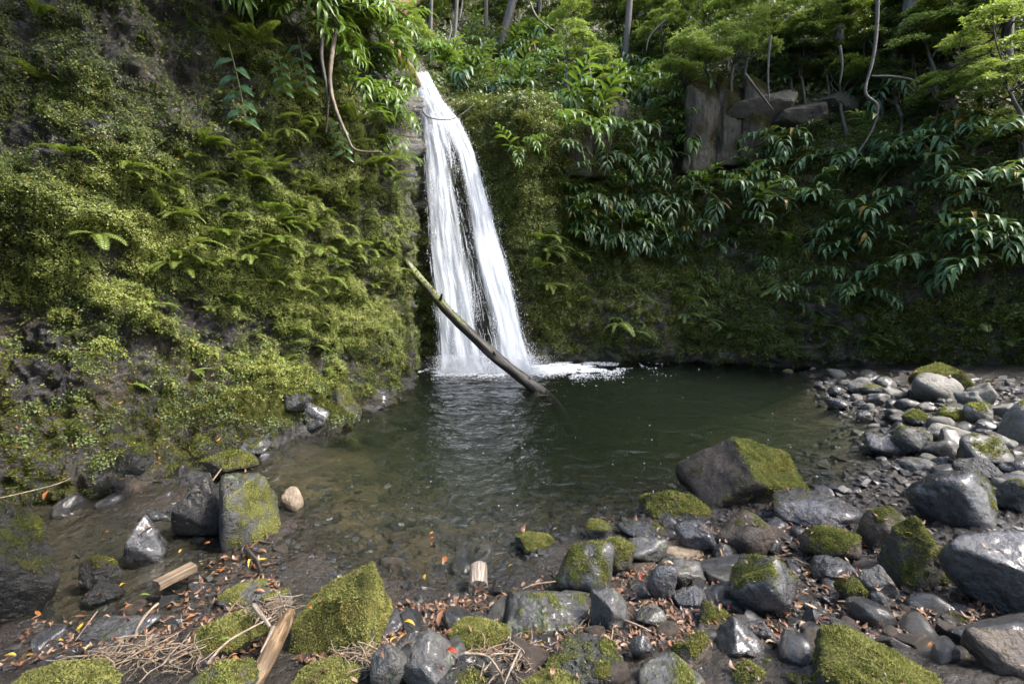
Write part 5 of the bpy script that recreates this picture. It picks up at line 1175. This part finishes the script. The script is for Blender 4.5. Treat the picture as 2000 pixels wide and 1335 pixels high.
for k, (u, v, s, lab) in enumerate([(478, 105, .75, 'stem with broad glossy leaves hanging before the dark cliff hollow'), (598, 100, .55, 'stem with broad glossy leaves hanging beside the bent root'), (635, 205, .5, 'short stem of broad glossy leaves under the bent root'), (560, 130, .45, 'short broad leaved stem between the two long ones')]):
    P, N = at_pixel(SL, u, v); o = empty('broad_leaved_plant', P + N * .25, label=lab, category='plant')
    t = np.linspace(0, 1, 10); sp = np.stack([.12 * t, .10 * np.sin(t * 2), -1.0 * t - .0 * t], 1)
    V, T, Q = tube(sp, np.linspace(.012, .005, 10), 5, caps=False); st = obj('stem', mesh_np('stem', V, [Q], M['stem']), o)
    for i in range(8):
        x = .2 + .8 * i / 7; sd_ = 1 if i % 2 else -1
        lf = obj('leaf', broad_me, st); lf.matrix_local = Matrix(mat4(frame((sd_ * .9, -.35, -.55), (.3, -1, .5)), (.12 * x, .1 * math.sin(2 * x), -x), .30).tolist())
    o.scale = (s,) * 3

# ------------------------------------------------------------------ creepers, moss and leaves clothing the cliffs
def clump(k, mat, n=11, w_=.75, leafL=.42):
    r_ = np.random.default_rng(k); mb = MB()
    for i in range(n):
        p_ = np.append(r_.normal(size=2) * .45, .1 + .3 * r_.random()); th = r_.random() * 6.3; d = np.array([math.cos(th), math.sin(th), r_.normal() * .35]); s = leafL * (.6 + .6 * r_.random())
        M3 = frame(d, (r_.normal() * .4, r_.normal() * .4, 1)); V = np.array([[0, 0, 0], [.5, w_ / 2, .08], [1, 0, -.05], [.5, -w_ / 2, .08]])
        mb.add(V @ (M3 * s).T + p_, None, [[0, 1, 2, 3]])
    return mb.mesh('clump', M[mat], False)
def strandy(k, mat, n=16):
    r_ = np.random.default_rng(k); mb = MB()
    for i in range(n):
        p_ = np.append(r_.normal(size=2) * .4, 0); d = np.array([r_.normal() * .45, r_.normal() * .45, 1]); d /= np.linalg.norm(d); e = np.cross(d, r_.normal(size=3)); e /= np.linalg.norm(e); s = .35 + .4 * r_.random()
        mb.add([p_ - e * .07, p_ + e * .07, p_ + d * s], [[0, 1, 2]])
    return mb.mesh('tuft', M[mat], False)
cl_bright = proto_collection('creeper_clump', [clump(k, 'creeper') for k in range(5)])
cl_dark = proto_collection('shade_clump', [clump(20 + k, 'creeper_dark', 11) for k in range(5)])
tf_b = proto_collection('moss_tuft', [strandy(40 + k, 'tuft_y' if k % 2 else 'tuft_g') for k in range(4)])
tf_d = proto_collection('dark_moss_tuft', [strandy(50 + k, 'tuft_d' if k % 3 else 'tuft_g') for k in range(4)])
def clothe(name, S, n, wf_, coll, nk, s0, s1, label, out=0.01, lift=.3):
    q, N = sample(S, n, wf_); N = N + np.array([0, 0, lift]) + rng.normal(size=N.shape) * .25; n = len(q)
    scatter(name, q + N * out, euler_from_normal(N, rng.random(n) * 6.3), s0 + (s1 - s0) * rng.random(n) ** 1.5, rng.integers(0, nk, n), coll, label=label)
inview = lambda u, v: (u > -80) * (u < 2080) * (v > -80) * (v < 1100)
clothe('creeping_leaves', SL, 26000, lambda u, v, P, N: inview(u, v) * (sstep(.38, .8, lmask(u, v, P, N)) + .05) * sstep(790, 700, v), cl_bright, 5, .022, .055, 'tiny pale green creeping leaves carpeting the near cliff')
clothe('moss_carpet', SL, 30000, lambda u, v, P, N: inview(u, v) * (sstep(.25, .6, lmask(u, v, P, N)) + .08), tf_b, 4, .014, .034, 'yellow green moss cushions on the near cliff', .0)
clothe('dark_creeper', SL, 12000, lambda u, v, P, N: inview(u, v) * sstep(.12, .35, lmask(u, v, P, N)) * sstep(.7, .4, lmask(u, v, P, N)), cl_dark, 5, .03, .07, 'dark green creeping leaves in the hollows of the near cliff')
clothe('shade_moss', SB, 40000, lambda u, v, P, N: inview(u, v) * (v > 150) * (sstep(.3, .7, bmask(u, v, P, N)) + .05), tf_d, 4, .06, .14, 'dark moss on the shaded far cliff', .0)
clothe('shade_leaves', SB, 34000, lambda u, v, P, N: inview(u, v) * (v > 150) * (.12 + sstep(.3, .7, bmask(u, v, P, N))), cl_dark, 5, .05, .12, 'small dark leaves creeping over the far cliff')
clothe('sparse_creeper', SL, 9000, lambda u, v, P, N: inview(u, v) * (u < 560) * (v < 420) * sstep(-.3, .25, fbm(P * 2.6 + 77, 3)), cl_dark, 5, .02, .055, 'sparse small leaves on the dark upper rock of the near cliff')
clothe('moss_curtain', SL, 16000, lambda u, v, P, N: (u > 380) * (u < 800) * np.exp(-((u - 670) / 130) ** 2 - ((v - 580) / 120) ** 2) * sstep(-.25, .2, fbm(P * np.array([2.5, 2.5, .8]) + 8, 3)), tf_b, 4, .02, .05, 'yellow moss hanging in curtains near the cliff corner', .0, -.3)
clothe('foot_moss', SL, 16000, lambda u, v, P, N: inview(u, v) * sstep(660, 740, v) * (u < 790) * sstep(-.3, .2, fbm(P * 1.7 + 12, 3)), tf_d, 4, .03, .06, 'dark moss over the foot of the near cliff', .0)
clothe('lip_moss', SB, 16000, lambda u, v, P, N: 1.2 * np.exp(-((u - 1000) / 85) ** 2 - ((v - 235) / 45) ** 2) + .5 * np.exp(-((u - 1040) / 50) ** 2 - ((v - 340) / 120) ** 2) + .35 * np.exp(-((u - 1090) / 60) ** 2 - ((v - 560) / 70) ** 2) + .5 * np.exp(-((u - 960) / 60) ** 2 - ((v - 300) / 60) ** 2), tf_b, 4, .06, .12, 'golden green moss on the lip beside the waterfall', .0)
clothe('shoulder_leaves', SB, 6000, lambda u, v, P, N: np.exp(-((u - 1050) / 90) ** 2 - ((v - 330) / 130) ** 2) * sstep(-.2, .2, fbm(P * 1.6, 3)) * (u > 900), cl_bright, 5, .05, .11, 'bright small leaves on the rock shoulder beside the waterfall')
clothe('undergrowth', SB, 15000, lambda u, v, P, N: (u > 700) * (u < 2100) * (v < 215) * (v > -250) * (.15 + np.clip(fbm(P * .5 + 3, 2) + .2, 0, 1)), cl_dark, 5, .12, .30, 'dark undergrowth on the wooded slope above the cliff')

# ------------------------------------------------------------------ trees, shrubs, vines and roots
def crown(k, npad, nw, leafL, flat=.7, narrow=.3):
    r_ = np.random.default_rng(k); pads = []; Vs = []
    for i in range(npad):
        th = i * 2.4 + r_.random(); rr = .75 * math.sqrt((i + .3) / npad); pads.append((rr * math.cos(th), rr * math.sin(th), r_.uniform(-.45, .5) + .25 * (1 - rr)))
    W = []
    for px, py, pz in pads:
        d = r_.normal(size=(nw, 3)); d /= np.linalg.norm(d, axis=1)[:, None]; rad = (.35 + .65 * r_.random(nw) ** .5) * r_.uniform(.30, .46)
        d[:, 2] = np.abs(d[:, 2]) * .9 - .25
        p_ = np.array([px, py, pz]) + d * rad[:, None] * np.array([1, 1, flat]); W.append(p_)
    W = np.concatenate(W); W = W[fbm(W * 3 + k, 2) > -.35]; n = len(W); nl = 7
    th = (np.arange(nl)[None] * 2 * np.pi / nl + r_.random((n, 1)) * 6.3) + r_.normal(size=(n, nl)) * .25
    el = r_.normal(size=(n, nl)) * .35 + .1; d = np.stack([np.cos(th) * np.cos(el), np.sin(th) * np.cos(el), np.sin(el)], -1)
    side = np.stack([-np.sin(th), np.cos(th), r_.normal(size=(n, nl)) * .4], -1) * narrow / 2; L_ = leafL * (.7 + .6 * r_.random((n, nl)))[..., None]
    b = W[:, None] + 0 * d; q0 = b + d * L_ * .1; q1 = b + (d * .5 + side + np.array([0, 0, .06])) * L_; q2 = b + (d - np.array([0, 0, .12])) * L_; q3 = b + (d * .5 - side + np.array([0, 0, .06])) * L_
    V = np.stack([q0, q1, q2, q3], 2).reshape(-1, 3)
    return V, np.arange(len(V)).reshape(-1, 4), pads
CR = {}
def crown_mesh(kind, k, mat):
    key = (kind, k)
    if key not in CR: CR[key] = crown(100 + k + (50 if kind == 'big' else 0), *((9, 75, .10) if kind == 'shrub' else (12, 70, .085)))
    V, Q, pads = CR[key]
    if (kind, k, mat) not in CR: CR[(kind, k, mat)] = mesh_np('crown', V, Q, M[mat], False)
    return CR[(kind, k, mat)], pads
def tree(name, label, base, ctr, rad, mat, kind='shrub', bark='bark', group=None, cat='tree', tr=None, bend=.25, seed=0):
    base, ctr = np.array(base, float), np.array(ctr, float); r_ = np.random.default_rng(seed + 5)
    t = empty(name, base, label=label, category=cat, group=group); H = np.linalg.norm(ctr - base); tr = tr or max(.03, .022 * H + .03 * rad)
    off = r_.normal(size=3) * bend * .25 * H; off[2] = 0
    pth = smooth_path([(0, 0, -.3), (ctr - base) * .35 + off, (ctr - base) * .7 + off * .5, ctr - base], 22)
    mb = MB(); V, T, Q = tube(pth, np.linspace(tr, tr * .45, 22), 9, .2, seed); mb.add(V, T, Q)
    me, pads = crown_mesh(kind, seed % 5, mat); ang = r_.random() * 6.3; c, s = math.cos(ang), math.sin(ang)
    for (px, py, pz) in pads:
        e = ctr - base + rad * np.array([c * px - s * py, s * px + c * py, pz]); k = int(12 + 9 * r_.random()); st = pth[k]
        lp_ = smooth_path([st, st * .5 + e * .5 + r_.normal(size=3) * .1 * rad, e], 10); V, T, Q = tube(lp_, np.linspace(tr * .38, tr * .1, 10), 5, .15, seed, caps=False); mb.add(V, None, Q)
    obj('trunk', mb.mesh('trunk', M[bark]), t)
    o = obj('crown', me, t); o.location = ctr - base; o.scale = (rad, rad, rad * r_.uniform(.8, 1.0)); o.rotation_euler = (r_.normal() * .12, r_.normal() * .12, ang)
    return t
def base_at(u, v): return at_pixel(SB, u, v)[0]
SH = [(1145, 95, 12.6, .85, 1170, 230, 'tall bright green shrub above the terrace between the waterfall and the columns'),
      (1185, 150, 12.4, .75, 1190, 240, 'bright bushy shrub in front of the leaning trunk above the terrace'),
      (1360, 105, 10.9, .9, 1400, 190, 'bright layered shrub growing over the rock columns'),
      (1440, 95, 11.2, .9, 1420, 190, 'bright leafy shrub directly on top of the rock columns'),
      (1480, 30, 11.6, 1.0, 1450, 180, 'sunlit yellow green shrub at the top edge above the columns'),
      (1400, 15, 12.2, .9, 1380, 150, 'pale green shrub reaching the top edge left of the sunlit one'),
      (785, 75, 13.2, 1.0, 800, 140, 'bright yellow green bush behind the mossy trunk left of the waterfall'),
      (1330, 140, 10.8, .6, 1340, 200, 'small pale shrub hanging left over the rock columns'),
      (1930, 100, 9.0, .95, 1960, 250, 'bright spreading shrub at the right edge'),
      (1965, 165, 8.6, .8, 1985, 280, 'lower bright spray of leaves at the right edge'),
      (1850, 175, 9.4, .6, 1890, 260, 'small bright spray of leaves on the arching branch'),
      (1560, 60, 11.6, .8, 1580, 170, 'bright shrub right of the sunlit one at the top'), (1800, 60, 10.4, .8, 1830, 200, 'bright shrub high on the right slope above the arching branch'), (1880, 15, 10.0, .8, 1900, 150, 'bright shrub at the very top of the right slope'),
      (1640, 30, 12, .8, 1650, 150, 'pale shrub at the top beside the crooked vine'), (1110, 40, 13.5, .7, 1120, 190, 'pale shrub left of the tall bright one'), (1290, 45, 13, .7, 1300, 170, 'pale shrub between the leaning trunk and the columns')]
for k, (u, v, Y, r, ub, vb, lab) in enumerate(SH):
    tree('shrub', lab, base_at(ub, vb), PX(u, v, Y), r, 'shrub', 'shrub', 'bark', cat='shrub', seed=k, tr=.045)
MT = [(1600, 90, 11.6, 1.0), (1690, 60, 12.0, 1.1), (1770, 30, 11.6, 1.2), (1640, 150, 11.2, .8), (1560, 120, 11.5, .8), (1850, 50, 10.6, 1.1), (1960, 30, 9.8, 1.0), (1780, 110, 10.8, .8), (1700, 120, 11.2, .8), (1580, 10, 12.8, 1.1), (1660, 0, 13, 1.1), (1880, -30, 11.2, 1.2), (1520, 90, 12.2, .8), (1740, 170, 10.6, .55), (1820, 215, 9.8, .5), (1990, 250, 8.6, .5)]
for k, (u, v, Y, r) in enumerate(MT):
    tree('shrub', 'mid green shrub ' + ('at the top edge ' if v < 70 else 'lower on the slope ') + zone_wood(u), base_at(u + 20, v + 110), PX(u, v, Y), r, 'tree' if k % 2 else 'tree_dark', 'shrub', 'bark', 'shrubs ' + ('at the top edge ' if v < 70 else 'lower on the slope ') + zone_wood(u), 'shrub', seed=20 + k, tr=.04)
DT = [(1240, 40, 15.5, 1.0), (1060, 45, 17, .8), (1290, 60, 14.5, .9), (1000, -10, 18, 1.1), (870, 10, 17.5, 1.0), (830, 110, 14.5, .5), (1330, 20, 14, .9), (1110, -10, 17, 1.0), (930, 90, 16.5, .6), (960, 30, 17.5, .9), (840, 40, 16, .8), (1040, 100, 15.5, .6), (1200, 20, 16, 1.0), (1260, 110, 14, .7), (900, -30, 19, 1.2), (1060, -40, 19, 1.2), (1180, -40, 18, 1.2), (800, 10, 16, 1.0), (1000, 60, 17, .7), (1310, 110, 13, .6), (1290, -20, 16, 1.1)]
for k, (u, v, Y, r) in enumerate(DT):
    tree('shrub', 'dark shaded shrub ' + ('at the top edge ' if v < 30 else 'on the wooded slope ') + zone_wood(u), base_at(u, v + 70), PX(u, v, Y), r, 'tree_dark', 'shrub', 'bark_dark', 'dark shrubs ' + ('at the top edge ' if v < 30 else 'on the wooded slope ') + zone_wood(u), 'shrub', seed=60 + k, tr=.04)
# slender forest trees whose crowns stand above the picture
TT = [(845, 110, 850, -140, .05, 'bark_dark'), (885, 100, 880, -160, .06, 'bark'), (948, 55, 940, -170, .07, 'bark'), (978, 75, 985, -170, .15, 'bark_dark'), (1042, 110, 1038, -160, .07, 'bark_dark'), (1100, 60, 1110, -160, .06, 'bark_dark'), (1210, 150, 1262, -140, .10, 'bark'), (1270, 90, 1290, -160, .08, 'bark_dark'), (1560, 110, 1540, -180, .08, 'bark_dark'), (1640, 120, 1665, -180, .09, 'bark'),
      (1720, 145, 1790, -160, .12, 'bark'), (1745, 150, 1850, -170, .11, 'bark_dark'), (1900, 130, 1870, -180, .09, 'bark_dark'), (1960, 120, 2010, -160, .1, 'bark_dark'), (760, 60, 740, -150, .08, 'bark_dark'), (1350, 60, 1340, -170, .07, 'bark_dark')]
lab_t = {2: 'slender pale trunk on the wooded slope above the waterfall', 3: 'thickest dark trunk on the wooded slope above the waterfall', 6: 'mossy leaning trunk above the terrace', 10: 'grey leaning trunk on the upper right slope', 11: 'dark trunk crossing behind the grey leaning trunk'}
for k, (u, v, ut, vt_, r, bk) in enumerate(TT):
    b_ = base_at(u, v); Y = b_[1]; c_ = PX(ut, vt_, Y); c_[2] += 3.2
    tree('tree', lab_t.get(k, 'slender forest tree ' + zone_wood(u)), b_, c_, .95, 'tree', 'big', bk, None if k in lab_t else 'forest trees ' + zone_wood(u), seed=100 + k, tr=r, bend=.12)
# unseen trees added above the near cliff and right wall to shade them
for k, (b_, c_, r, lab) in enumerate([((-5.0, 5.0, 6.0), (-1.5, 3.7, 8.7), 2.2, 'added shade tree leaning out over the top of the near cliff'), ((-4.9, 3.0, 5.0), (-2.0, 2.3, 7.9), 2.0, 'added shade tree leaning out over the cliff beside the camera'),
                                      ((9.6, 6.5, 7.0), (8.2, 6.0, 10.5), 2.2, 'added shade tree standing on top of the right wall'), ((9.4, 3.0, 5.5), (8.4, 2.6, 9.0), 2.2, 'added shade tree on the right wall beside the camera'), ((11, 9.5, 9.0), (9.6, 9.0, 12.5), 2.2, 'tall added shade tree on the slope behind the right wall')]):
    tree('tree', lab, b_, c_, r, 'tree', 'big', 'bark', seed=200 + k, tr=.13)
for k, (b_, c_, r) in enumerate([((-4.5, -5, .8), (-4, -5, 6), 3.0), ((0.5, -7.5, .9), (0.5, -7, 6.5), 3.2), ((4.5, -6.5, .9), (4.2, -6, 6), 3.0), ((8.5, -4, 1), (8, -4, 7), 3.0), ((-1.5, -10, 1), (-2, -10, 9), 3.4), ((3, -10.5, 1), (3, -10, 9.5), 3.4), ((-7, -2, 3), (-6, -2, 8), 2.4), ((-2.5, -4, .8), (-1.2, -1.6, 8.5), 3.0), ((3.5, -4.5, .9), (3.0, -2.0, 9), 3.2), ((-4.6, -1, 1.5), (-2.4, .2, 8), 2.5), ((1, -4, .9), (1.0, -.4, 8.6), 2.6)]):
    tree('tree', 'unseen shade tree added behind the viewpoint downstream', b_, c_, r, 'tree', 'big', 'bark', 'shade trees added downstream behind the viewpoint', seed=300 + k, tr=.16)  # out of view, added to cut the skylight reaching the foreground
def vine(name, pts, r0, r1, mat, label, cat='vine', sides=8, n=50, rough=.3):
    P = smooth_path(pts, n); c0 = P[0]; V, T, Q = tube(P - c0, np.linspace(r0, r1, n), sides, rough, len(label), nf=6)
    return obj(name, mesh_np(name, V, [T, Q], M[mat]), None, c0, label=label, category=cat)
vine('arching_tree', [PX(830, -60, 9.4), PX(785, -10, 9.0), PX(745, 25, 8.6), PX(700, 45, 8.3), PX(640, 70, 8.0)], .30, .26, 'bark_moss', 'thick mossy orange brown trunk arching over the cliff top', 'tree', 16, 60, .35)
vine('mossy_root', [PX(735, 60, 8.5), PX(770, 105, 8.9), PX(800, 140, 9.6), PX(815, 165, 10.4)], .14, .08, 'bark_moss', 'mossy root running down to the top of the waterfall', 'root', 12)
vine('bent_root', [PX(655, 60, 5.95), PX(648, 110, 5.9), PX(645, 160, 5.85), PX(655, 210, 5.8), PX(676, 262, 5.8), PX(695, 293, 5.8), PX(745, 297, 5.8)], .030, .012, 'bark_pale', 'bent pale root hanging down the near cliff', 'root')
vine('hanging_root', [PX(632, 40, 5.9), PX(628, 110, 5.85), PX(640, 190, 5.85), PX(636, 260, 5.9)], .03, .012, 'bark_dark', 'thin dark root hanging beside the bent pale root', 'root')
vine('hanging_branch', [PX(690, 212, 7.4), PX(760, 210, 8.2), PX(815, 212, 9.2), PX(840, 230, 9.6), PX(885, 232, 9.9), PX(925, 205, 10.2)], .016, .008, 'bark_dark', 'thin bare branch hanging across the top of the waterfall', 'branch')
vine('hanging_vine', [PX(1715, -20, 10.2), PX(1712, 60, 10.1), PX(1704, 120, 10.0), PX(1690, 180, 9.9), PX(1714, 208, 9.8), PX(1705, 250, 9.75), PX(1685, 285, 9.7), PX(1660, 322, 9.7)], 0.036, .018, 'bark', 'crooked grey vine hanging down the right slope', 'vine')
vine('arching_branch', [PX(1700, 150, 10.0), PX(1760, 152, 9.8), PX(1810, 170, 9.6), PX(1845, 205, 9.4), PX(1862, 240, 9.3), PX(1862, 310, 9.2)], .032, .012, 'bark', 'arching mossy branch beside the crooked vine', 'branch')
for k, (a, lab) in enumerate([([(1035, 5), (1050, 35), (1085, 62)], 'bare twisted branch left of the tall bright shrub'), ([(1300, 40), (1270, 70), (1262, 100)], 'bare branch hanging right of the leaning trunk'), ([(1640, 90), (1645, 130), (1640, 165)], 'thin bare branch in the upper right thicket'), ([(1455, 145), (1490, 190), (1510, 215)], 'bare twig over the rock columns'), ([(1505, 70), (1500, 140), (1502, 200)], 'thin upright stem beside the rock columns'), ([(1205, 395), (1215, 440), (1200, 470)], 'bare dead twigs among the ginger plants')]):
    vine('bare_branch', [PX(u, v, 12.5 if k < 2 else 10.2) for u, v in a], .03, .012, 'bark_pale' if k == 0 else 'bark', lab, 'branch', n=24)
